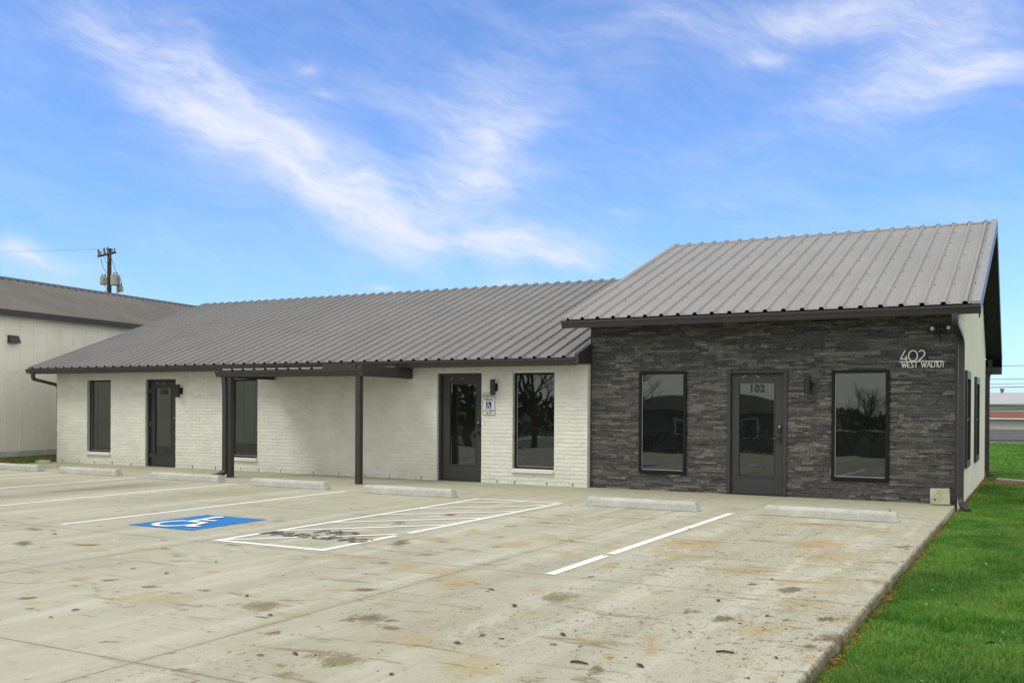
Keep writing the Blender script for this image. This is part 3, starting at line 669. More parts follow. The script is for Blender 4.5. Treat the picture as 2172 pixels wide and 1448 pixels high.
# roofs
RP = [(0, 0), (.008, 0), (.028, .039), (.072, .039), (.092, 0), (.17, 0), (.176, .003), (.186, .003), (.192, 0), (.236, 0), (.242, .003), (.252, .003), (.258, 0)]; RPITCH = .3048
def rib_cols(x0, x1, phase=0.0):
    x = x0+phase-RPITCH; out = [(x0, 0)]
    while x < x1:
        for a, b in RP:
            if x0 < x+a < x1: out.append((x+a, b))
        x += RPITCH
    out.append((x1, 0)); return out
def roof_slope(mb, x0, x1, ya, za, yb, zb, phase=0, lift=0.0, segs=6):
    cols = rib_cols(x0, x1, phase); n = Vector((0, -(zb-za), yb-ya)).normalized()
    if n.z < 0: n = -n
    i0 = len(mb.v); m_ = len(cols)
    for k in range(segs+1):
        t = k/segs
        for x, h in cols:
            p = Vector((x, ya+(yb-ya)*t, za+(zb-za)*t)) + n*(h+lift); mb.v.append(tuple(p))
    for k in range(segs):
        for q in range(m_-1): mb.f.append((i0+k*m_+q, i0+k*m_+q+1, i0+(k+1)*m_+q+1, i0+(k+1)*m_+q)); mb.r.append(.5)
def screws(mb, x0, x1, ya, za, yb, zb, phase, rowsT):
    n = Vector((0, -(zb-za), yb-ya)).normalized(); d = Vector((0, yb-ya, zb-za)).normalized(); x = x0+phase-RPITCH
    while x < x1:
        for t in rowsT:
            for off, h in ((.004, .0), (.124, .0)) if t in (rowsT[0], rowsT[-1]) else ((.124, .0),):
                if x0+.05 < x+off < x1-.05:
                    c = Vector((x+off, ya+(yb-ya)*t, za+(zb-za)*t)) + n*(h+.004) + d*random.uniform(-.01, .01); a = Vector((.011, 0, 0)); b = d*.011
                    i = len(mb.v); mb.v += [tuple(c-a-b), tuple(c+a-b), tuple(c+a+b), tuple(c-a+b), tuple(c+n*.010)]
                    for q in ((0, 1, 4), (1, 2, 4), (2, 3, 4), (3, 0, 4)): mb.f.append(tuple(i+k for k in q)); mb.r.append(.5)
        x += RPITCH
LZ0 = 2.465
mb = MB(); roof_slope(mb, -15.66, .02, -.50, LZ0-.018, PEAK_L[0], PEAK_L[1], .1); roof_slope(mb, -15.66, .02, PEAK_L[0], PEAK_L[1], 11.6, 2.47, .1)
mb.second('soffit'); screws(mb, -15.66, .02, -.50, LZ0-.018, PEAK_L[0], PEAK_L[1], .1, (.012, .2, .4, .6, .8, .955)); lroof = tag(mb.build('roof', 'rooflow', bld), 'low grey ribbed metal roof over the white brick wing')
mb = MB(); roof_slope(mb, -.27, 6.70, -.50, 3.142, PEAK_T[0], PEAK_T[1], .02); roof_slope(mb, -.27, 6.70, PEAK_T[0], PEAK_T[1], 9.3, PEAK_T[1]-.76*(9.3-PEAK_T[0]), .02)
mb.second('soffit'); screws(mb, -.27, 6.70, -.50, 3.142, PEAK_T[0], PEAK_T[1], .02, (.012, .19, .36, .53, .70, .86, .955)); troof = tag(mb.build('roof', 'roof', bld), 'tall grey ribbed metal roof over the stone wing')
for par, x0, x1, pk, za, ph, bs in ((lroof, -15.67, .02, PEAK_L, LZ0-.018, .1, -.36), (troof, -.28, 6.70, PEAK_T, 3.142, .02, -.76)):
    mb = MB(); sl = (pk[1]-za)/(pk[0]+.5); roof_slope(mb, x0, x1, pk[0]-.17, pk[1]-.17*sl, pk[0], pk[1], ph, .007, 1); roof_slope(mb, x0, x1, pk[0], pk[1], pk[0]+.17, pk[1]+.17*bs, ph, .007, 1)
    mb.build('ridge_cap', 'rooflow' if par is lroof else 'roof', par)
# rake trims: folded metal on both verges
def rake(x0, x1, pk, ya, za, h0, h1, mat, par, yb=None, zb=None, lift=.038):
    mb = MB()
    def seg(y0, z0, y1, z1):
        mb.hexa([(x0, y0, z0-h0), (x1, y0, z0-h0), (x1, y1, z1-h0), (x0, y1, z1-h0), (x0, y0, z0+h1), (x1, y0, z0+h1), (x1, y1, z1+h1), (x0, y1, z1+h1)])
    seg(ya, za, pk[0], pk[1])
    if yb is not None: seg(pk[0], pk[1], yb, zb)
    return mb.build('rake_trim', mat, par)
MAT['flash'] = weathered('light_rake_flashing', (.27, .275, .28), .35, .06, 2, .5)
rake(6.60, 6.715, PEAK_T, -.53, 3.135, .005, .042, 'flash', bld, 9.33, PEAK_T[1]-.76*(9.33-PEAK_T[0]))
rake(6.692, 6.712, PEAK_T, -.44, 3.165, .24, -.008, 'trim', bld, 9.33, PEAK_T[1]-.76*(9.33-PEAK_T[0]))
rake(-.285, -.20, PEAK_T, -.53, 3.135, .005, .042, 'roof', bld, 9.33, PEAK_T[1]-.76*(9.33-PEAK_T[0]))
rake(-.282, -.262, PEAK_T, -.44, 3.165, .17, -.008, 'trim', bld, 9.33, PEAK_T[1]-.76*(9.33-PEAK_T[0]))
rake(-15.675, -15.62, PEAK_L, -.53, LZ0-.03, .12, .040, 'rooflow', bld, 11.6, 2.47)
mb = MB(); sl = (PEAK_L[1]-LZ0)/(PEAK_L[0]+.5)      # short verge where the low roof meets the stone wall
mb.hexa([(-.035, -.53, 2.32), (.045, -.53, 2.32), (.045, YS-.03, 2.34), (-.035, YS-.03, 2.34), (-.035, -.53, LZ0+.045), (.045, -.53, LZ0+.045), (.045, YS-.03, LZ0+.045+sl*.6), (-.035, YS-.03, LZ0+.045+sl*.6)])
mb.build('eave_return', 'trim', bld, bevel=.004)
# soffits
mb = MB(); mb.box(-15.6, -.036, -.42, .0, 2.335, 2.40); mb.box(-15.6, -.036, -.44, -.42, 2.30, 2.47)
mb.hexa([(-15.6, -.42, 2.40), (-.04, -.42, 2.40), (-.04, 0, 2.40), (-15.6, 0, 2.40), (-15.6, -.42, 2.445), (-.04, -.42, 2.445), (-.04, 0, 2.60), (-15.6, 0, 2.60)])
mb.build('soffit', 'soffit', bld)
mb = MB(); mb.box(-.262, 6.69, -.42, YS-.03, 3.035, 3.06); mb.box(-.262, 6.69, -.44, -.42, 2.99, 3.15)
# sloping soffit boards under the verge overhang
bz = PEAK_T[1]-.76*(9.33-PEAK_T[0])
mb.hexa([(6.375, -.42, 3.02), (6.69, -.42, 3.02), (6.69, PEAK_T[0], PEAK_T[1]-.20), (6.375, PEAK_T[0], PEAK_T[1]-.20), (6.375, -.42, 3.10), (6.69, -.42, 3.10), (6.69, PEAK_T[0], PEAK_T[1]-.10), (6.375, PEAK_T[0], PEAK_T[1]-.10)])
mb.hexa([(6.375, PEAK_T[0], PEAK_T[1]-.20), (6.69, PEAK_T[0], PEAK_T[1]-.20), (6.69, 9.33, bz-.20), (6.375, 9.33, bz-.20), (6.375, PEAK_T[0], PEAK_T[1]-.10), (6.69, PEAK_T[0], PEAK_T[1]-.10), (6.69, 9.33, bz-.10), (6.375, 9.33, bz-.10)])
mb.hexa([(-.262, -.42, 2.99), (.03, -.42, 2.99), (.03, PEAK_T[0], PEAK_T[1]-.22), (-.262, PEAK_T[0], PEAK_T[1]-.22), (-.262, -.42, 3.03), (.03, -.42, 3.03), (.03, PEAK_T[0], PEAK_T[1]-.12), (-.262, PEAK_T[0], PEAK_T[1]-.12)])
mb.build('soffit', 'soffit', bld)
mb = MB(); mb.box(6.376, 6.71, 8.9, 9.36, bz-.36, bz-.205); mb.box(6.2, 6.375, 8.96, 9.36, bz-.36, bz-.02); mb.box(0, 6.71, 9.30, 9.36, bz-.36, bz-.02); mb.build('rear_eave_box', 'trim', bld)
# K-style gutters
def gutter(name, x0, x1, yb, z0, z1, par, d=.115):
    mb = MB(); p = [(yb, z0), (yb-d*.62, z0), (yb-d*.66, z0+.012), (yb-d*.80, z0+(z1-z0)*.45), (yb-d, z0+(z1-z0)*.75), (yb-d, z1), (yb-d+.012, z1), (yb-d+.012, z1-.012), (yb-.006, z1-.012), (yb, z1)]
    mb.prism_x(p, x0, x1); return mb.build(name, 'trim', par)
gutter('gutter', -15.74, -.04, -.44, 2.305, 2.43, bld)
gutter('gutter', -.305, 6.725, -.44, 2.985, 3.115, bld)
# downspouts
def curve(pts, n=6):
    P = [Vector(p) for p in pts]; out = [P[0]]
    for i in range(1, len(P)-1):
        a, b, c = P[i-1], P[i], P[i+1]; l = min((b-a).length, (c-b).length)*.45; s = b+(a-b).normalized()*l; e = b+(c-b).normalized()*l
        for k in range(n+1):
            t = k/n; out.append(s*(1-t)**2 + b*2*t*(1-t) + e*t*t)
    out.append(P[-1]); return out
mb = MB(); mb.rtube(curve([(6.365, -.50, 3.0), (6.365, -.50, 2.86), (6.43, .03, 2.62), (6.43, .03, 2.3), (6.43, .03, .06), (6.50, -.10, -.03), (6.56, -.22, -.06)]), .088, .07); ds = mb.build('downspout', 'trim', bld)
mb = MB(); mb.box(6.38, 6.48, -.012, .075, 1.25, 1.27); mb.build('strap', 'trim', ds)
mb = MB(); mb.rtube(curve([(-15.5, -.50, 2.32), (-15.5, -.50, 2.17), (-15.29, .10, 2.02), (-15.29, .10, 1.8), (-15.29, .10, 0.0)]), .085, .07); mb.build('downspout', 'trim', bld)
mb = MB(); mb.rtube(curve([(6.46, 9.1, 2.7), (6.46, 9.1, 2.5), (6.42, 8.8, 2.3), (6.42, 8.8, 2.0), (6.42, 8.8, .0), (6.6, 8.65, -.12)]), .1, .09); mb.build('downspout', 'trim', bld)

# windows and doors
def window(x0, x1, z0, z1, y, fw, sill=False, lab=None, depth=.05):
    mb = MB()
    for a, b, c, d in ((x0, x0+fw, z0, z1), (x1-fw, x1, z0, z1), (x0+fw, x1-fw, z0, z0+fw), (x0+fw, x1-fw, z1-fw, z1)): mb.box(a, b, y, y+depth, c, d)
    wdw = mb.build('window', 'frame', bld, bevel=.003)
    if lab: wdw['label'] = lab
    mb = MB(); mb.box(x0+fw-.002, x1-fw+.002, y+.03, y+.036, z0+fw-.002, z1-fw+.002); mb.build('pane', 'glass', wdw)
    mb = MB(); g = .012     # pale spacer bead
    for a, b, c, d in ((x0+fw, x0+fw+g, z0+fw, z1-fw), (x0+fw+g, x1-fw, z0+fw, z0+fw+g)): mb.box(a, b, y+.022, y+.0295, c, d)
    mb.build('glazing_bead', 'galv', wdw)
    if sill:
        mb = MB(); a = x0-.01
        k = 0
        mb.box(x0-.012, x1+.0, -.05, .06, z0-.075, z0-.004); s = mb.build('sill', 'brick', wdw, bevel=.006)
    return wdw
def reveal(h, y0, y1):
    x0, x1, z0, z1 = h; mb = MB(); t = .006
    mb.box(x0-t, x0+.0015, y0, y1, z0, z1); mb.box(x1-.0015, x1+t, y0, y1, z0, z1); mb.box(x0, x1, y0, y1, z1-.0015, z1+t)
    if z0 > .1: mb.box(x0, x1, y0, y1, z0-t, z0+.0015)
    mb.build('reveal', 'jamb', bld)
for h in holesA: reveal(h, .009, .20)
window(W1[0]+.004, W1[1]-.003, W1[2], W1[3]-.002, .085, .038, True, 'far left window in the white brick')
window(W2[0]+.004, W2[1]-.003, W2[2], W2[3]-.002, .085, .038, True, 'window under the canopy')
window(W3[0]+.004, W3[1]-.003, W3[2], W3[3]-.002, .085, .038, True, 'window right of the door with the parking sign')
window(*W4, YS-.045, .055, False, 'left window in the stone wall', .09); window(*W5, YS-.045, .055, False, 'right window in the stone wall', .09)
def door(h, y, cas, num, lab, glass):
    x0, x1, z0, z1 = h; mb = MB()
    for a, b, c, d in ((x0, x0+cas, 0, z1), (x1-cas, x1, 0, z1), (x0+cas, x1-cas, z1-cas, z1)): mb.box(a, b, y-.02, y+.08, c+.005, d)
    lx0, lx1, lz0, lz1 = x0+cas+.006, x1-cas-.006, .022, z1-cas-.006; gx0, gx1, gz0, gz1 = glass
    yl = y+.035
    ml = MB()
    for a, b, c, d in ((lx0, gx0, lz0, lz1), (gx1, lx1, lz0, lz1), (gx0, gx1, lz0, gz0), (gx0, gx1, gz1, lz1)): ml.box(a, b, yl, yl+.045, c, d)
    dr = ml.build('door', 'doorpaint', bld); dr['label'] = lab
    mb.build('door_frame', 'trim' if num != '102' else 'doorpaint', dr, bevel=.003)
    mb = MB(); mb.box(gx0-.002, gx1+.002, yl+.018, yl+.024, gz0-.002, gz1+.002); mb.build('pane', 'glass', dr)
    mb = MB(); b_ = .018
    for a, b, c, d in ((gx0-b_, gx0, gz0-b_, gz1+b_), (gx1, gx1+b_, gz0-b_, gz1+b_), (gx0, gx1, gz0-b_, gz0), (gx0, gx1, gz1, gz1+b_)): mb.box(a, b, yl-.010, yl-.0003, c, d)
    mb.build('glass_moulding', 'doorpaint', dr, bevel=.004)
    hx = lx1-.065
    mb = MB(); mb.tube([(hx, yl-.002, 1.0), (hx, yl-.045, 1.0)], .028, 12); mb.tube([(hx, yl-.045, 1.0), (hx-.05, yl-.05, 1.0), (hx-.12, yl-.048, .997)], .010, 8); mb.build('lever_handle', 'black', dr, smooth=False)
    mb = MB(); mb.box(hx-.032, hx+.032, yl-.028, yl-.0005, 1.10, 1.235); lk = mb.build('keypad_lock', 'black', dr, bevel=.012)
    mb = MB(); mb.tube([(hx, yl-.029, 1.205), (hx, yl-.033, 1.205)], .020, 12); mb.build('lock_plate', 'steel', lk)
    for zz in (.28, 1.05, 1.86):
        mb = MB(); mb.tube([(lx0-.004, yl-.008, zz-.05), (lx0-.004, yl-.008, zz+.05)], .008, 8); mb.build('hinge', 'steel' if num == '100' else 'trim', dr)
    for bx, bzz in ((lx0+.20, .055), (lx0+.235, .035), (lx0+.44, .035), (lx0+.475, .055)):
        mb = MB(); mb.tube([(bx, yl-.001, lz1-bzz), (bx, yl-.006, lz1-bzz)], .0075, 8); mb.build('bolt', 'white', dr)
    if num:
        tm = text_mesh('door_number', num, .185, 'black', dr, .0008, 'CENTER', 1.08, .006)
        for v in tm.data.vertices: v.co = Vector((v.co.x*.95, v.co.y*1.0, v.co.z))
        tm.location = ((gx0+gx1)/2, yl+.0135, gz1-.155); tm.rotation_euler = (R(90), 0, 0)
        b = tm.modifiers.new('thicken', 'SOLIDIFY'); b.thickness = .0015
    mb = MB(); mb.box(x0+.01, x1-.01, y-.045, y+.07, .0045, .018); mb.build('threshold', 'trim', dr)
    return dr
door(D0, .085, .052, '100', 'grey glazed door numbered 100', (-11.70, -11.145, .31, 1.93))
door(D1, .085, .052, None, 'grey glazed door beside the reserved parking sign', (-3.13, -2.525, .34, 1.97))
door(D2, YS-.01, .062, '102', 'grey glazed door numbered 102', (2.86, 3.465, .33, 1.96))
# caulk smear around the glass of 102
for (ya, yb_, za, zb_) in wins:
    mb = MB(); t_ = .10
    for a, b, c, d in ((ya, yb_, za, za+.12), (ya, yb_, zb_-.14, zb_), (ya, ya+.07, za+.12, zb_-.14), (yb_-.07, yb_, za+.12, zb_-.14)): mb.box(6.365, 6.415, a, b, c, d)
    wv = mb.build('window', 'trim', bld); wv['label'] = 'narrow seen window on the side wall'
    mb = MB(); mb.box(6.375, 6.385, ya+.06, yb_-.06, za+.11, zb_-.13); mb.build('pane', 'glass', wv)
    mb = MB(); mb.box(6.386, 6.40, ya+.07, yb_-.07, (za+zb_)/2-.02, (za+zb_)/2+.02); mb.build('rail', 'frame', wv)

# ------------------------------------------------------------------ CANOPY
can = empty('entrance_canopy', (-5.8, -1.64, 0)); tag(can, 'dark metal flat canopy on two posts over the walkway', 'canopy')
def rel(o):    # meshes built in world space under a moved root
    p = o.parent
    o.location = (-p.location.x, -p.location.y, -p.location.z); return o
for px in (-7.47, -4.11):
    mb = MB(); mb.box(px-.055, px+.055, -1.695, -1.585, .006, 2.16); rel(mb.build('post', 'trim', can, bevel=.004))
rel(gutter('gutter', -7.82, -4.0, -1.64, 2.115, 2.235, can))
mb = MB(); roof_slope(mb, -7.74, -4.05, -1.69, 2.252, -.45, 2.30, .0, 0, 1); rel(mb.build('roof_panel', 'roof', can))
mb = MB(); mb.box(-7.72, -4.05, -1.635, -.02, 2.165, 2.225); rel(mb.build('deck', 'soffit', can))
mb = MB(); mb.hexa([(-4.048, -1.74, 2.10), (-3.97, -1.74, 2.10), (-3.97, -.015, 2.09), (-4.048, -.015, 2.09), (-4.048, -1.74, 2.32), (-3.97, -1.74, 2.32), (-3.97, -.015, 2.30), (-4.048, -.015, 2.30)]); rel(mb.build('side_fascia', 'trim', can))
mb = MB(); mb.box(-7.78, -7.725, -1.63, -.015, 2.10, 2.28); rel(mb.build('side_fascia', 'trim', can))
mb = MB(); mb.box(-4.95, -4.16, -1.712, -1.702, 2.236, 2.335); mb.box(-4.95, -4.16, -1.70, -1.40, 2.325, 2.335); rel(mb.build('flashing', 'trim', can))
mb = MB(); mb.rtube(curve([(-7.60, -1.70, 2.12), (-7.58, -1.69, 1.9), (-7.572, -1.69, 1.5), (-7.572, -1.69, .12), (-7.66, -1.80, .05), (-7.74, -1.90, .04)]), .105, .075); rel(mb.build('downspout', 'trim', can))

# ------------------------------------------------------------------ WALL FITTINGS
def wall_light(x, y, z, lab):
    r = empty('wall_light', (x, y, z)); tag(r, lab, 'wall light', 'cylinder wall lights beside the doors')
    mb = MB(); mb.tube([(0, -.105, -.155), (0, -.105, .155)], .052, 20); mb.build('cylinder_shade', 'black', r, bevel=.004)
    mb = MB(); mb.box(-.055, .055, -.012, .0, -.075, .075); mb.build('back_plate', 'black', r)
    mb = MB(); mb.box(-.022, .022, -.06, -.012, -.05, .05); mb.build('arm', 'black', r); return r
wall_light(-2.00, -.004, 1.91, 'black cylinder wall light partly covering the reserved parking sign')
wall_light(-10.68, -.004, 1.86, 'black cylinder wall light right of door 100, far left')
wall_light(4.06, YS-.02, 1.92, 'black cylinder wall light on the dark stone, right of door 102')
# reserved parking sign
sg = empty('parking_sign', (-2.145, -.006, 1.575)); tag(sg, 'white reserved parking sign with blue wheelchair symbol on the brick beside the door', 'sign')
def rrect(w_, h, r, n=5):
    out = []
    for cx, cy, a0 in ((w_/2-r, h/2-r, 0), (-w_/2+r, h/2-r, 90), (-w_/2+r, -h/2+r, 180), (w_/2-r, -h/2+r, 270)):
        for k in range(n+1): a = R(a0+90*k/n); out.append((cx+r*math.cos(a), cy+r*math.sin(a)))
    return out
def plate(w_, h, r, y0, y1, mat, nm, par, cx=0, cz=0):
    mb = MB(); P = rrect(w_, h, r); n = len(P); i = 0
    mb.v += [(cx+a, y0, cz+b) for a, b in P] + [(cx+a, y1, cz+b) for a, b in P]
    mb.f += [tuple(range(n)), tuple(range(n, 2*n))] + [(k, (k+1) % n, n+(k+1) % n, n+k) for k in range(n)]; mb.r += [.5]*(n+2); return mb.build(nm, mat, par)
MAT['signgreen'] = weathered('sign_green', (.012, .05, .035), .5, .05); MAT['signwhite'] = weathered('sign_white', (.66, .70, .66), .4, .03); MAT['signblue'] = weathered('sign_blue', (.02, .025, .20), .5, .05)
plate(.295, .455, .035, -.004, 0, 'signwhite', 'sign_plate', sg)
mb = MB(); Po = rrect(.285, .445, .032); Pi = rrect(.267, .427, .026)
for k in range(len(Po)): j = (k+1) % len(Po); mb.face([(Po[k][0], -.0052, Po[k][1]), (Po[j][0], -.0052, Po[j][1]), (Pi[j][0], -.0052, Pi[j][1]), (Pi[k][0], -.0052, Pi[k][1])])
mb.build('sign_border', 'signgreen', sg)
bs_ = plate(.125, .135, .006, -.0062, -.0045, 'signblue', 'symbol_panel', sg, 0, -.025)
mb = MB(); isa(mb, lambda u, v: (-.055+u*.115, -.0072, -.085+v*.118), (0, -1, 0)); mb.build('wheelchair_symbol', 'white', bs_)
for s, sz, zz, wd in (('RESERVED', .066, .135, .245), ('PARKING', .066, .065, .20), ('VAN ACCESSIBLE', .034, -.145, .235), ('$500 FINE', .034, -.195, .15)):
    tt = text_mesh('sign_lettering', s, sz*1.15, 'signgreen', sg, .0004, off=.0012)
    xsn = [v.co.x for v in tt.data.vertices]; k = wd/(max(xsn)-min(xsn))
    for v in tt.data.vertices: v.co.x *= k
    tt.rotation_euler = (R(90), 0, 0); tt.location = (0, -.0058, zz)
# street number in stroke lettering
ad = empty('address_sign', (5.5, YS-.045, 2.195)); tag(ad, 'white metal lettering 402 WEST WALNUT on the dark stone', 'sign')
def strokes(mb, lst, ox, oz, sx, sz, wd, y0=-.012, y1=-.002):
    for poly in lst:
        P = [Vector((ox+a*sx, 0, oz+b*sz)) for a, b in poly]
        for i in range(len(P)-1):
            d = (P[i+1]-P[i]); L = d.length; d.normalize(); n = Vector((-d.z, 0, d.x))*wd/2; e = d*wd*.3
            a, b = P[i]-e, P[i+1]+e
            yy = y0 - .0002*(i % 3)
            mb.hexa([(a-n).xzy and tuple(Vector(((a-n).x, yy, (a-n).z))), ((b-n).x, yy, (b-n).z), ((b+n).x, yy, (b+n).z), ((a+n).x, yy, (a+n).z), ((a-n).x, y1, (a-n).z), ((b-n).x, y1, (b-n).z), ((b+n).x, y1, (b+n).z), ((a+n).x, y1, (a+n).z)])
def el_(cx, cz, rx, rz, a0=0, a1=360, st=20): return [(cx+rx*math.cos(R(a)), cz+rz*math.sin(R(a))) for a in range(a0, a1+1, st)]
GL = {'4': [[(.62, 1), (0, .22), (.95, .22)], [(.78, .48), (.78, -.06)]], '0': [el_(.5, .5, .5, .5)], '2': [el_(.45, .68, .42, .32, 0, 140)[::-1] + [(.80, .48), (0, .0), (.95, 0)]],
      'W': [[(0, 1), (.25, 0), (.5, .85), (.75, 0), (1, 1)]], 'E': [[(.9, 0), (.1, .0), (.1, 1), (.9, 1)], [(.1, .4), (.7, .4)]], 'S': [[(.9, .92), (.6, 1), (.2, .92), (.1, .7), (.85, .35), (.8, .08), (.4, 0), (.1, .1)]],
      'T': [[(0, 1), (1, 1)], [(.5, 1), (.5, 0)]], 'A': [[(0, 0), (.5, 1), (1, 0)], [(.15, .3), (.85, .3)]], 'L': [[(.1, 1), (.1, 0), (.85, 0)]], 'N': [[(.1, 0), (.1, 1), (.9, 1), (.9, 0)]], 'U': [[(.05, 1), (.05, .25), (.3, 0), (.7, 0), (.95, .25), (.95, 1)]]}
mb = MB(); xo = .02
for ch, wd in (('4', .11), ('0', .135), ('2', .11)): strokes(mb, GL[ch], xo, .105, wd, .17, .017); xo += wd+.012
mb.build('number_402', 'white', ad)
mb = MB(); mb.box(.0, .66, -.012, -.002, .090, .104); mb.build('bar', 'white', ad)
mb = MB(); xo = .04
for ch, wd in (('W', .085), ('E', .055), ('S', .05), ('T', .055), (' ', .05), ('W', .085), ('A', .065), ('L', .045), ('N', .05), ('U', .055), ('T', .055)):
    if ch == ' ': mb.build('street_word', 'white', ad); mb = MB()
    else: strokes(mb, GL[ch], xo, .004, wd*.88, .083, .0105)
    xo += wd
mb.build('street_word', 'white', ad)
# twin floodlight
fl = empty('flood_light', (6.12, YS-.02, 2.80)); tag(fl, 'black twin-head security floodlight with sensor under the tall eave', 'flood light')
mb = MB(); mb.tube([(0, .0, -.01), (0, -.03, -.01)], .055, 14); mb.box(-.08, .08, -.06, -.03, -.02, .02); mb.build('base', 'black', fl)
for s in (-1, 1):
    d = Vector((s*.25, -1, -.25)).normalized() if s < 0 else Vector((.28, -1, -.1)).normalized(); c = Vector((s*.105, -.09, .02))
    mb = MB(); mb.tube([c-d*.05, c-d*.02, c+d*.05], [.02, .045, .055], 16); hd = mb.build('lamp_head', 'black', fl)
    mb = MB(); mb.tube([c+d*.0505, c+d*.054], .030, 14); mb.build('lens', weathered('frosted_lens_%s' % ('a' if s < 0 else 'b'), (.62, .62, .55), .4, .05), hd)
mb = MB(); mb.tube([(0, -.05, -.02), (0, -.06, -.09), (0, -.07, -.13)], [.018, .03, .028], 10); mb.build('motion_sensor', 'black', fl)

# leaning slab, lump, splash block
mb = MB(); mb.box(-.145, .145, -.03, .03, 0, .27); o = mb.build('concrete_paver', 'oldconc', bevel=.02, seg=3); o.location = (6.145, -.10, .008); o.rotation_euler = (R(-18), R(-2), R(4)); tag(o, 'mossy square concrete paver leaning on the foot of the stone wall', 'paver')
mb = MB(); mb.tube([(-.0, -.031, .14), (0, -.036, .14)], [.06, .045], 18); mb.build('raised_boss', 'oldconc', o); 
mb = MB(); mb.tube([(-.075, -.0305, .085), (-.075, -.0325, .085)], .020, 7); mb.build('drain_hole', 'soil', o)
mb = MB(); n = 12
ringz = [(0, .20, .26), (.05, .21, .27), (.085, .17, .22), (.10, .08, .12)]
i0 = 0
for z_, ra, rb_ in ringz:
    for k in range(n): a = 2*math.pi*k/n; q = 1+.12*random.uniform(-1, 1); mb.v.append((ra*q*math.cos(a)*1.3, rb_*q*math.sin(a)*.6, z_))
for j in range(3):
    for k in range(n): mb.f.append((j*n+k, j*n+(k+1) % n, (j+1)*n+(k+1) % n, (j+1)*n+k)); mb.r.append(.5)
mb.f.append(tuple(range(3*n, 4*n))); mb.r.append(.5)
o = mb.build('concrete_lump', 'oldconc', smooth=True); o.location = (-15.2, -.42, -.02); tag(o, 'low lump of old concrete at the left corner of the brick wing', 'concrete lump')
mb = MB(); mb.hexa([(6.65, 7.9, -.12), (7.5, 7.5, -.12), (7.52, 7.7, -.12), (6.68, 8.1, -.12), (6.65, 7.9, -.045), (7.5, 7.5, -.06), (7.52, 7.7, -.06), (6.68, 8.1, -.045)]); tag(mb.build('splash_block', 'castconc', bevel=.01), 'pale splash slab in bare soil below the far downspout', 'splash block')

# ------------------------------------------------------------------ LEFT BUILDING
lb = empty('metal_clad_building', (-17.26, -.23, 0), R(98.2-90)); tag(lb, 'pale board-sided building with brown grey metal roof, left of the brick wing', 'building')
# local frame: +y runs along its wall, +x is outward (towards our lot), wall on x=0
mb = MB(); mb.face([(0, -16, .22), (0, 24, .22), (0, 24, 4.05), (0, -16, 4.05)]); mb.face([(-8, -16, .22), (0, -16, .22), (0, -16, 4.05), (-4, -16, 5.5), (-8, -16, 4.05)]); mb.face([(-8, 24, .22), (0, 24, .22), (0, 24, 4.05), (-4, 24, 5.5), (-8, 24, 4.05)])
k = .18-.482*34
while k < 24:
    mb.box(.0, .016, k-.02, k+.02, .23, 4.05); k += .482
mb.box(0, .010, -16, 24, 2.405, 2.425)
wl_ = mb.build('siding_wall', 'batten', lb)
mb = MB(); mb.box(-.25, .02, -16, 24, -.2, .215); mb.build('plinth', 'castconc', lb)
cols = []
y = -16.3
mb = MB(); i0 = 0
def roof_y(mb, y0, y1, xa, za, xb, zb):
    c = rib_cols(y0, y1, .1); n = Vector((-(zb-za), 0, xb-xa)).normalized()
    if n.z < 0: n = -n
    i = len(mb.v); m_ = len(c)
    for t in (0, 1):
        for yy, h in c: mb.v.append(tuple(Vector((xa+(xb-xa)*t, yy, za+(zb-za)*t)) + n*h))
    for q in range(m_-1): mb.f.append((i+q, i+q+1, i+m_+q+1, i+m_+q)); mb.r.append(.5)
roof_y(mb, -16.3, 24.3, .22, 4.045, -4, 5.53); roof_y(mb, -16.3, 24.3, -4, 5.53, -8.2, 4.05); lrf = mb.build('roof', 'roofold', lb)
mb = MB(); mb.hexa([(-4.16, -16.35, 5.50), (-3.84, -16.35, 5.50), (-3.84, 24.35, 5.50), (-4.16, 24.35, 5.50), (-4.02, -16.35, 5.598), (-3.98, -16.35, 5.598), (-3.98, 24.35, 5.598), (-4.02, 24.35, 5.598)]); mb.build('ridge_cap', 'trim', lrf)
mb = MB(); 
mb.box(.10, .255, -16.4, 24.4, 3.92, 4.075); mb.box(.0, .10, -16.3, 24.3, 3.95, 4.0); mb.build('gutter', 'trim', lb)
mb = MB(); mb.box(-.02, .02, .26, .56, 3.19, 3.36)
mb.v = []; mb.f = []; mb.r = []
mb.hexa([(.0, .24, 3.18), (.16, .24, 3.20), (.16, .56, 3.20), (.0, .56, 3.18), (.0, .24, 3.40), (.06, .24, 3.40), (.06, .56, 3.40), (.0, .56, 3.40)]); mb.build('vent_hood', 'trim', lb)
for ya in (-6.6, -9.6, -12.6):
    mb = MB()
    for a, b, c, d in ((ya, ya+.08, .9, 3.0), (ya+1.32, ya+1.4, .9, 3.0), (ya+.08, ya+1.32, .9, .98), (ya+.08, ya+1.32, 2.92, 3.0)): mb.box(.0, .05, a, b, c, d)
    w_ = mb.build('window', 'frame', lb)
    mb = MB()
    for a, b, c, d in ((ya+.08, ya+.14, .98, 2.92), (ya+1.26, ya+1.32, .98, 2.92), (ya+.14, ya+1.26, .98, 1.04), (ya+.14, ya+1.26, 2.86, 2.92), (ya+.14, ya+1.26, 1.92, 1.97)): mb.box(.0, .035, a, b, c, d)
    mb.build('sash', 'white', w_)
    mb = MB(); mb.box(.005, .012, ya+.1, ya+1.3, 1.0, 2.9); mb.build('pane', 'glass', w_)

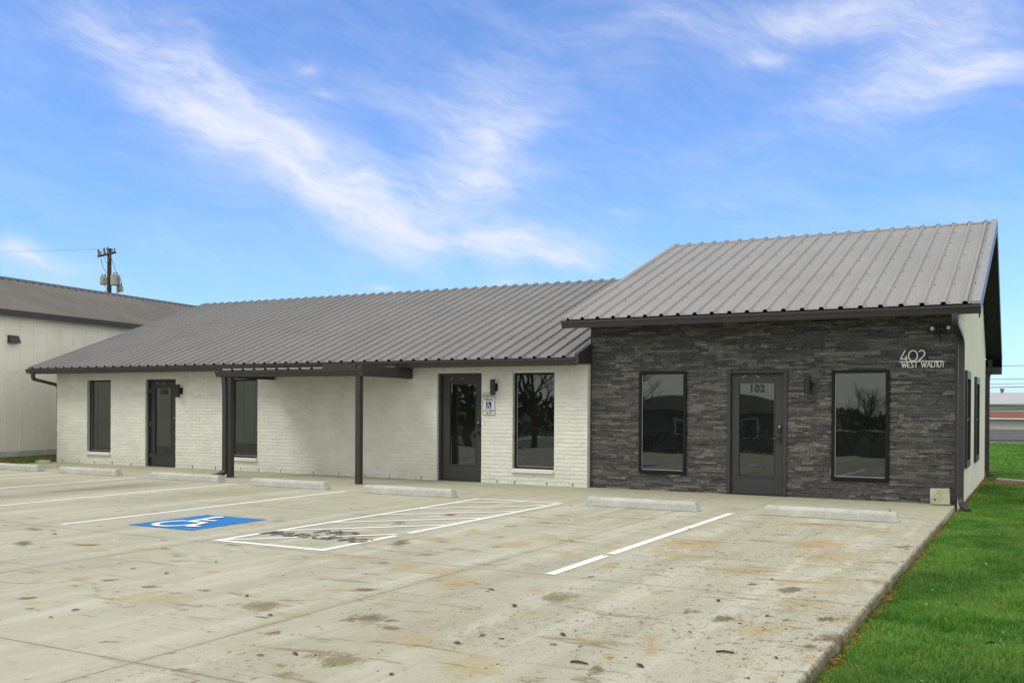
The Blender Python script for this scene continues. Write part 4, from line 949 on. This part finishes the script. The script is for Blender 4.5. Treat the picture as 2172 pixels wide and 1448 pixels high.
# ------------------------------------------------------------------ UTILITY POLE
up_ = empty('utility_pole', (-42.75, 24.1, -.6)); tag(up_, 'wooden utility pole with crossarm and grey transformers behind the left roof', 'utility pole')
def L3(x, y, z): return (x+42.75, y-24.1, z+.6)
mb = MB(); mb.tube([(0, 0, 0), (0, 0, 11.65)], [.17, .12], 12); mb.build('pole', 'wood', up_)
ad_ = Vector((.965, -.26, 0))
def onarm(s, z=0, off=.16): p = ad_*s; q = Vector((-.26, -.965, 0))*off; return Vector((p.x+q.x, p.y+q.y, 11.28+z))
mb = MB(); a, b = onarm(-1.22), onarm(1.18); mb.obox((a+b)/2, 2.4, .10, .12, az=math.atan2(ad_.y, ad_.x)); mb.build('crossarm', 'wood', up_)
for s in (-1, 1):
    mb = MB(); mb.tube([onarm(s*.45, -.05), onarm(0, -.62, .13)], .022, 6); mb.build('brace', 'galv', up_)
for s in (-1.15, -.35, .12):
    mb = MB(); mb.tube([onarm(s+.12, .02), onarm(s-.02, .42)], .05, 8); co = mb.build('cutout', 'porcelain', up_)
    mb = MB(); mb.tube([onarm(s-.02, .42), onarm(s-.16, .36), onarm(s+.0, .0)], .016, 6); mb.build('fuse_tube', 'rust', co)
for s in (-.85, 1.05, .72):
    mb = MB(); mb.tube([onarm(s, .04), onarm(s, .13), onarm(s, .16), onarm(s, .24), onarm(s, .27)], [.015, .015, .055, .05, .02], 10); mb.build('insulator', 'porcelain', up_)
def transformer(x, y, z0, z1, r):
    mb = MB(); mb.tube([(x, y, z0), (x, y, z0+.04), (x, y, z1-.03), (x, y, z1)], [r*.93, r, r, r*.85], 18); t = mb.build('transformer', 'galv', up_)
    for dx in (-.12, .12):
        mb = MB(); mb.tube([(x+dx, y, z1), (x+dx, y, z1+.1), (x+dx, y, z1+.18)], [.045, .05, .02], 8); mb.build('bushing', 'porcelain', t)
    return t
transformer(.66, -.1, 9.35, 10.0, .28); transformer(-.62, .1, 9.48, 9.98, .23); transformer(.80, .12, 8.98, 9.33, .20)
mb = MB(); mb.box(-.6, .6, -.04, .04, 9.85, 9.92); mb.build('bracket', 'galv', up_)
for pts in ([(-1.0, .2, 11.1), (-.75, .1, 10.6), (-.3, 0, 10.25), (-.1, 0, 10.1)], [(.2, 0, 11.0), (.45, -.05, 10.6), (.7, -.1, 10.2)], [(.95, -.15, 9.9), (1.1, -.2, 9.6), (1.0, -.1, 9.3), (.7, 0, 9.0), (.5, 0, 8.8)], [(-.6, .1, 9.45), (-.3, .05, 9.25), (.0, 0, 9.2)], [(.8, -.1, 9.9), (1.2, -.25, 9.4), (.9, -.1, 8.9), (.75, 0, 8.5)], [(-.1, 0, 9.25), (-.35, 0, 9.1), (-.42, 0, 8.7)], [(.98, 0, 9.75), (1.22, -.1, 9.45), (1.12, -.1, 9.05), (.62, 0, 8.75), (.4, 0, 8.6)], [(-.7, .1, 10.0), (-.95, .1, 9.9), (-.9, .1, 9.5)]):
    mb = MB(); mb.tube([tuple(p) for p in curve(pts, 4)], .018, 5); mb.build('drop_lead', 'wire', up_)
def cable(name, p, q, sag, r, lab, grp, n=24):
    p, q = Vector(p), Vector(q); mb = MB(); mb.tube([p.lerp(q, k/n) - Vector((0, 0, sag*4*(k/n)*(1-k/n))) for k in range(n+1)], r, 5); o = mb.build(name, 'wire'); tag(o, lab, 'power line', grp); return o
for s, lab in ((-1.17, 'thin overhead wire running left from the crossarm end'), (-.37, 'thin overhead wire running left from the middle of the crossarm')):
    a = onarm(s, .4) + Vector((-42.75, 24.1, -.6)); cable('power_line', a, a+Vector((-34, -7, 2.2)), .5, .004, lab, 'wires on the far left pole')

# ------------------------------------------------------------------ RIGHT BACKGROUND
wh = empty('warehouse', (0, 130, -2)); tag(wh, 'long pale grey metal warehouse far behind the lawn', 'warehouse')
mb = MB(); mb.box(-70, 80, 0, 40, 0, 4.2); mb.build('wall', 'warewall', wh)
mb = MB(); mb.face([(-71, -.6, 4.22), (81, -.6, 4.22), (81, 16, 5.95), (-71, 16, 5.95)]); mb.face([(-71, 16, 5.95), (81, 16, 5.95), (81, 41, 4.2), (-71, 41, 4.2)]); mb.face([(-71, -.6, 4.05), (81, -.6, 4.05), (81, -.6, 4.22), (-71, -.6, 4.22)]); wr = mb.build('roof', 'wareroof', wh)
mb = MB(); mb.tube([(2.45, 15.5, 5.9), (2.45, 15.5, 6.35)], .16, 10); mb.tube([(2.2, 15.5, 6.42), (2.75, 15.5, 6.32)], .22, 10); mb.build('roof_vent', 'house', wr)
lh = empty('low_building', (5.5, 97, -1.75)); tag(lh, 'low white building with grey base and red brown roof beyond the road', 'building')
mb = MB(); mb.box(-30, 3.2, 0, 8, 1.17, 2.32); mb.build('upper_wall', 'warewall', lh)
mb = MB(); mb.box(-30, 3.2, -.02, 8, -.3, 1.168); mb.build('lower_wall', 'greybase', lh)
mb = MB(); mb.face([(-30.4, -.5, 2.34), (3.7, -.5, 2.34), (.3, 4, 3.0), (-27, 4, 3.0)]); mb.face([(3.7, -.5, 2.34), (3.7, 8.5, 2.34), (.3, 4, 3.0)]); mb.face([(-30.4, 8.5, 2.34), (3.7, 8.5, 2.34), (.3, 4, 3.0), (-27, 4, 3.0)]); mb.build('roof', 'redroof', lh)
mb = MB(); mb.box(-30.4, 3.7, -.55, -.48, 2.22, 2.34); mb.build('eave_board', 'white', lh)
WZ = [(5.07, 5.10, .02), (4.01, 4.06, .02), (3.64, 3.69, .018), (3.37, 3.43, .026), (1.98, 2.06, .02), (1.60, 1.69, .028)]
for px, lab in ((-16, 'wooden pole beyond the building, carrying the far wires'), (34, 'wooden pole right of the lawn, carrying the far wires')):
    mb = MB(); mb.tube([(0, 0, 0), (0, 0, 8.6)], [.16, .12], 10); pp = empty('utility_pole', (px, 70, -1.4)); mb.build('pole', 'wood', pp); mb = MB(); mb.box(-.06, .06, -1, 1, 6.4, 6.52); mb.build('crossarm', 'wood', pp); tag(pp, lab, 'utility pole')
ordn = ['topmost', 'second', 'third', 'fourth', 'fifth', 'lowest']
for (za, zb_, rr), od in zip(WZ, ordn):
    s = (zb_-za)/2.4
    cable('power_line', (-16, 70, za-s*20+.3), (34, 70, zb_+s*27.6+.3), .45, rr, '%s of the six far wires right of the building' % od, 'wires crossing behind the building')

# ------------------------------------------------------------------ ACROSS THE STREET (seen in the glass)
hs = empty('house', (-12, -44, -1.15)); tag(hs, 'dark hip-roofed house across the street, reflected in the glass', 'house')
mb = MB(); mb.box(-8, 7.5, -9, 0, 0, 2.4); mb.build('wall', 'house', hs)
mb = MB(); e = (-8.6, 8.1, -9.6, .6)
A_, B_, C_, D_ = (e[0], e[3], 2.35), (e[1], e[3], 2.35), (e[1], e[2], 2.35), (e[0], e[2], 2.35); E_, F_ = (-4.5, -4.5, 3.55), (2.4, -4.5, 3.55)
for q in ((A_, B_, F_, E_), (B_, C_, F_), (C_, D_, E_, F_), (D_, A_, E_)): mb.face(q)
mb.build('roof', 'shingle', hs)
for x in (-5.5, -1, 3.5):
    mb = MB(); mb.box(x-.6, x+.6, .0, .04, .8, 2.0); f = mb.build('window', 'white', hs); mb = MB(); mb.box(x-.5, x+.5, .03, .05, .9, 1.9); mb.build('pane', 'glass', f)
hd_ = empty('hedge', (-8, -33, -1.15)); tag(hd_, 'long dark ragged hedge behind the street, reflected in the glass', 'hedge')
mb = MB(); g_ = random.Random(9)
for _ in range(13000):
    x = g_.uniform(-40, 14); h = 1.5+.5*math.sin(x*.9)+.3*math.sin(x*2.3); z = g_.uniform(0, 1)**.7*h; y = g_.gauss(0, .5); s = g_.uniform(.06, .16)
    mb.obox((x, y, z), s, s*.5, s*.1, g_.uniform(0, 3), g_.uniform(0, 3), g_.uniform(0, 3))
MAT['hedge'] = weathered('dark_evergreen', (.022, .035, .018), .8, .4, 5); mb.build('foliage', 'hedge', hd_)
mb = MB()
for _ in range(16000):
    x = g_.uniform(-150, 120); h = 3.4+.9*math.sin(x*.11)+.6*math.sin(x*.37); z = g_.uniform(0, 1)**.8*h; y = -78+g_.gauss(0, 2.5); q = g_.uniform(.25, .7)
    mb.obox((x, y, z-1.2), q, q*.6, q*.15, g_.uniform(0, 3), g_.uniform(0, 3), g_.uniform(0, 3))
MAT['wood_far'] = weathered('winter_woodland', (.04, .038, .03), .9, .4, .6); tag(mb.build('woodland', 'wood_far'), 'dark winter woodland on the horizon behind the street', 'woodland', kind='stuff')
def vehicle(name, loc, rz, paint, prof, glassprof, wid, wheels, lab, cat):
    r = empty(name, loc, rz); tag(r, lab, cat)
    mb = MB(); n = len(prof); hw = wid/2
    secs = [(-hw, .94), (-hw*.9, 1.0), (hw*.9, 1.0), (hw, .94)]; cz = .75
    for yy, s in secs:
        for x, z in prof: mb.v.append((x*(.99 if s < 1 else 1), yy, cz+(z-cz)*s))
    for k in range(3):
        for q in range(n): j = (q+1) % n; mb.f.append((k*n+q, k*n+j, (k+1)*n+j, (k+1)*n+q)); mb.r.append(.5)
    mb.f.append(tuple(range(n))); mb.f.append(tuple(range(3*n, 4*n))); mb.r += [.5, .5]
    body = mb.build('body', paint, r, bevel=.03)
    for g in glassprof:
        for sgn in (-1, 1):
            mb = MB(); mb.face([(x, sgn*(hw+.004), z) for x, z in g]); mb.face([(x, sgn*(hw+.010), z) for x, z in g]); mb.build('side_window', 'glass', body)
    for wx in wheels:
        for sgn in (-1, 1):
            mb = MB(); mb.tube([(wx, sgn*(hw-.22), .34), (wx, sgn*(hw+.01), .34)], .34, 20); t = mb.build('wheel', 'rubber', r)
            mb = MB(); mb.tube([(wx, sgn*(hw+.011), .34), (wx, sgn*(hw+.02), .34)], .20, 14); mb.build('rim', 'steel', t)
    for sgn in (-1, 1):
        mb = MB(); xf = prof[0][0]; mb.box(min(p[0] for p in prof)-.01, min(p[0] for p in prof)+.05, sgn*.65-.15, sgn*.65+.15, .68, .85); mb.build('headlight', 'signwhite', r)
    return r
SUVP = [(-2.35, .35), (-2.4, .75), (-2.25, 1.0), (-1.25, 1.1), (-.65, 1.68), (.2, 1.76), (2.0, 1.70), (2.35, 1.1), (2.4, .4)]
vehicle('parked_suv', (.6, -26.3, -1.11), 0, 'cardark', SUVP, [[(-1.0, 1.12), (-.55, 1.60), (.1, 1.64), (.1, 1.12)], [(.2, 1.12), (.2, 1.64), (1.1, 1.64), (1.15, 1.12)], [(1.25, 1.12), (1.2, 1.62), (1.85, 1.58), (2.1, 1.14)]], 1.86, (-1.5, 1.5), 'dark sport utility car parked on the street, reflected in the right stone-wall window', 'car')
TRP = [(-2.7, .4), (-2.75, .8), (-2.6, 1.05), (-1.3, 1.12), (-.8, 1.72), (.45, 1.76), (.6, 1.12), (2.7, 1.12), (2.75, .5)]
vehicle('pickup_truck', (-16.6, -26.2, -1.11), 0, 'carwhite', TRP, [[(-1.05, 1.14), (-.7, 1.64), (.35, 1.68), (.42, 1.14)]], 1.9, (-1.75, 1.75), 'white pickup truck parked on the street, reflected beside the parking sign', 'pickup truck')
def bare_tree(loc, h, seed, lab, spread=.55, lv=6):
    r = random.Random(seed); root = empty('bare_tree', loc); tag(root, lab, 'tree', 'bare trees across the street')
    mt, mbk = MB(), MB()
    def grow(p, d, L, rad, k):
        q = p + d*L; mid = p.lerp(q, .5)+Vector((r.uniform(-1, 1), r.uniform(-1, 1), 0))*L*.06
        (mt if k == lv else mbk).tube([p, mid, q], [rad, rad*.85, rad*.68], 6 if k > 2 else 3, False)
        if k == 0: return
        for i in range(r.choice([2, 3, 3])):
            nd = (d + Vector((r.uniform(-1, 1), r.uniform(-1, 1), r.uniform(-.3, .7)))*spread*1.25).normalized()
            grow(q if i < 2 else mid, nd, L*r.uniform(.62, .85), rad*.62, k-1)
    grow(Vector((0, 0, 0)), Vector((0, 0, 1)), h*.28, h*.022, lv)
    mt.build('trunk', 'bark', root); mbk.build('branches', 'bark', root)
bare_tree((1.05, -23.2, -1.1), 3.8, 3, 'young bare tree by the kerb, reflected in the right stone-wall window', .55, 7)
bare_tree((-8.2, -27.0+4.4, -1.1), 5.0, 8, 'bushy bare tree reflected in the left stone-wall window', .65)
bare_tree((-12.6, -22.2, -1.1), 7.5, 12, 'bare tree reflected in the window beside the parking sign', .6)
bare_tree((-16.3, -22.6, -1.1), 8.5, 21, 'tall bare tree reflected in the door beside the parking sign', .5)

# ------------------------------------------------------------------ GRASS (uncountable)
def blades(name, n, xr, yr, hmin, hmax, wd, seed, keep=None):
    g = np.random.RandomState(seed)
    x = g.uniform(xr[0], xr[1], n); y = g.uniform(yr[0], yr[1], n)
    cl = np.sin(x*3.1+np.sin(y*2.3)*1.3)*np.sin(y*2.7+np.sin(x*4.1))*.5+.5
    cl2 = np.sin(x*11+y*3)*np.sin(y*9-x*5)*.5+.5
    h = (hmin+(hmax-hmin)*g.rand(n)**1.5)*(.55+.6*cl+.45*cl2)*np.where(g.rand(n) < .02, 1.7, 1.0)
    if keep is not None:
        k = keep(x, y, g); x, y, h = x[k], y[k], h[k]
    n = len(x); a = g.uniform(0, 2*np.pi, n); ln = g.uniform(.15, .9, n)*h; la = g.uniform(0, 2*np.pi, n)
    wdt = wd*g.uniform(.7, 1.3, n); zb = np.array([gz(0, yy) if yy > 10 else -.105 for yy in y])
    dx, dy = np.cos(a)*wdt, np.sin(a)*wdt; lx, ly = np.cos(la)*ln, np.sin(la)*ln
    V = np.zeros((n, 5, 3))
    V[:, 0] = np.stack([x-dx, y-dy, zb], 1); V[:, 1] = np.stack([x+dx, y+dy, zb], 1)
    V[:, 2] = np.stack([x+dx*.8+lx*.35, y+dy*.8+ly*.35, zb+h*.6], 1); V[:, 3] = np.stack([x-dx*.8+lx*.35, y-dy*.8+ly*.35, zb+h*.6], 1); V[:, 4] = np.stack([x+lx, y+ly, zb+h*.95], 1)
    me = bpy.data.meshes.new(name); me.vertices.add(n*5); me.vertices.foreach_set('co', V.astype(np.float32).ravel())
    b = (np.arange(n)*5)[:, None]; q = (b+np.array([[0, 1, 2, 3]])); t = (b+np.array([[3, 2, 4]]))
    loops = np.concatenate([q, t], 1).ravel(); me.loops.add(len(loops)); me.loops.foreach_set('vertex_index', loops.astype(np.int32))
    st = np.stack([np.arange(n)*7, np.arange(n)*7+4], 1).ravel(); me.polygons.add(2*n); me.polygons.foreach_set('loop_start', st.astype(np.int32))
    me.update(calc_edges=True)
    at = me.attributes.new('rnd', 'FLOAT', 'FACE'); at.data.foreach_set('value', np.repeat(g.rand(n), 2).astype(np.float32))
    me.materials.append(MAT['blade']); o = bpy.data.objects.new(name, me); C.objects.link(o); return tag(o, 'short green lawn grass', 'grass', kind='stuff')
def soil_gap(x, y, g):
    d = np.clip((x-6.37)/.12, 0, 1); pt = np.sin(y*5.1)*np.sin(y*1.7+1)*.5+.5
    k = g.rand(len(x)) < np.clip(d*.75+.15+.45*pt, 0, 1)
    k &= ~((((x-6.95)/.75)**2+((y-7.1)/1.05)**2) < g.uniform(.5, 1.2, len(x)))
    k &= ~((y > -.3) & (y < 9.2) & (x < 6.46))
    return k
blades('grass', 300000, (6.362, 8.0), (-14.4, 2.0), .022, .055, .0026, 1, soil_gap)
blades('grass', 90000, (6.37, 9.5), (2.0, 16), .035, .08, .0055, 2, soil_gap)
blades('grass', 45000, (8.0, 12), (-15, 2.0), .03, .07, .004, 4)
blades('grass', 60000, (2, 16), (16, 45), .05, .11, .012, 5)
blades('grass', 5000, (-17.3, -15.4), (-1.3, 3), .15, .24, .006, 8, lambda x, y, g: g.rand(len(x)) < .5+.5*np.sin(y*5+x*3))
blades('grass', 30000, (0, 20), (45, 78), .06, .14, .03, 6)

# tiny white clover heads
mb = MB(); g = random.Random(4)
for _ in range(80):
    x, y = g.uniform(6.6, 8.0), g.uniform(-13, 9); s = g.uniform(.004, .008); z = -.06+g.uniform(-.01, .012)
    mb.obox((x, y, z), s, s, s, g.random(), g.random(), g.random())
tag(mb.build('clover_flowers', 'white'), 'tiny white clover flowers dotted through the lawn', 'flowers', kind='stuff')
# dry straw and dead grass along the slab edge
mb = MB()
for _ in range(900):
    y = g.uniform(-13.5, 0); x = 6.37+abs(g.gauss(0, .045))
    if math.sin(y*2.9)+math.sin(y*7.1+2) < .2 and g.random() < .8: continue
    a = g.uniform(0, math.pi); L = g.uniform(.02, .07); z = -.095+g.uniform(0, .045)
    mb.obox((x, y, z), L, .0025, .0025, 0, g.uniform(-.5, .5), a)
for _ in range(500):
    y = g.gauss(-11.55, .14); x = 6.47+g.gauss(0, .05); a = g.uniform(0, math.pi); L = g.uniform(.03, .09); mb.obox((x, y, -.085+g.uniform(0, .06)), L, .003, .003, 0, g.uniform(-.6, .6), a)
tag(mb.build('dry_straw', 'straw'), 'dry orange straw caught along the edge of the concrete', 'straw', kind='stuff')
# crumbs of dried mud
mb = MB()
for _ in range(900):
    if g.random() < .6: x, y = g.uniform(3.0, 6.33), g.uniform(-12.5, -3.2)
    else: x, y = g.uniform(-8, 6.3), g.uniform(-12.8, -3.2)
    s = g.uniform(.003, .008)*(1.8 if g.random() < .07 else 1); mb.obox((x, y, s*.15), s*g.uniform(1, 2.8), s, s*.35, 0, 0, g.uniform(0, 3.1))
for _ in range(420):
    x, y = g.gauss(-13.9, .9), -1.9+abs(g.gauss(0, .55))*g.choice([-1, 1]); L = g.uniform(.015, .06)
    if y < -.25 and x > -15.2: mb.obox((x, y, .012), L, .006, .004, 0, g.uniform(-.3, .3), g.uniform(0, 3.1))
tag(mb.build('mud_crumbs', 'leafdead'), 'dark crumbs of dried mud scattered over the concrete lot', 'debris', kind='stuff')
# single dead leaves and twigs
LEAVES = [(0.57,-10.63),(1.24,-12.1),(1.3,-12.35),(2.61,-11.52),(3.35,-12.42),(3.51,-12.29),(0.48,-9.94),(0.11,-10.61),(1.95,-11.06),(-2.64,-9.4),(3.51,-9.85),(3.99,-10.33),(4.23,-11.56),(4.72,-11.01),(4.27,-11.3),(4.79,-11.29),(5.46,-11.5),(4.29,-12.37),(1.94,-4.97),(1.17,-3.25),(3.66,-5.06),(6.27,-5.56),(5.35,-8.51),(5.3,-9.36),(5.44,-8.17),(6.12,-10.91),(5.44,-10.51),(5.78,-9.73)]
for i, (x, y) in enumerate(LEAVES):
    s = g.uniform(.022, .042)*(1.4 if i in (0, 11, 13, 16) else 1); mb = MB(); n = 8; top = []; bot = []
    for k in range(n+1):
        t = k/n; wv = math.sin(math.pi*t)**.8*.38*g.uniform(.8, 1.1); zc = .07*math.sin(math.pi*t)
        mb.v += [((t-.5)*2*s, -wv*s, (zc+.22*wv)*s+.004), ((t-.5)*2*s, 0, zc*s+.002), ((t-.5)*2*s, wv*s, (zc+.3*wv)*s+.004)]
    for k in range(n):
        for q in (0, 1): mb.f.append((3*k+q, 3*k+q+1, 3*k+3+q+1, 3*k+3+q)); mb.r.append(.5)
    o = mb.build('dead_leaf', 'leafdead'); so = o.modifiers.new('thickness', 'SOLIDIFY'); so.thickness = .0012
    o.location = (x, y, .002); o.rotation_euler = (g.uniform(-.1, .1), g.uniform(-.1, .1), g.uniform(0, 6.28)); tag(o, 'small curled dead brown leaf lying on the concrete lot', 'leaf', 'dead leaves on the concrete lot')
for (x, y, lab) in ((6.95, -8.3, 'brown dead leaf lying on the lawn, nearest the camera'), (7.25, -9.6, 'brown dead leaf on the lawn by the right edge of the picture'), (7.35, 2.5, 'brown dead leaf on the lawn beside the side wall')):
    o = bpy.data.objects['dead_leaf'].copy(); C.objects.link(o); o.location = (x, y, -.05); o.scale = (1.1, 1.1, 1.1); o.rotation_euler = (.3, .2, x*3); tag(o, lab); del o['group']
mb = MB(); mb.tube([(0, 0, 0), (.09, .02, .01), (.20, .0, .005), (.27, .03, .0)], [.008, .009, .008, .004], 7); o = mb.build('stick', 'straw'); o.location = (6.46, -11.75, -.055); o.rotation_euler.z = .35; tag(o, 'pale dry stick on the grass beside the slab edge', 'stick')
for (x, y, a, lab) in ((5.81, -10.94, .3, 'short dark twig on the concrete near the lawn edge'), (5.12, -11.62, .1, 'dark twig in a brown stain near the front right of the lot')):
    mb = MB(); mb.tube([(-.055, 0, .008), (-.01, .006, .012), (.055, -.003, .008)], [.006, .008, .005], 7); o = mb.build('twig', 'leafdead'); o.location = (x, y, 0); o.rotation_euler.z = a; tag(o, lab, 'twig')
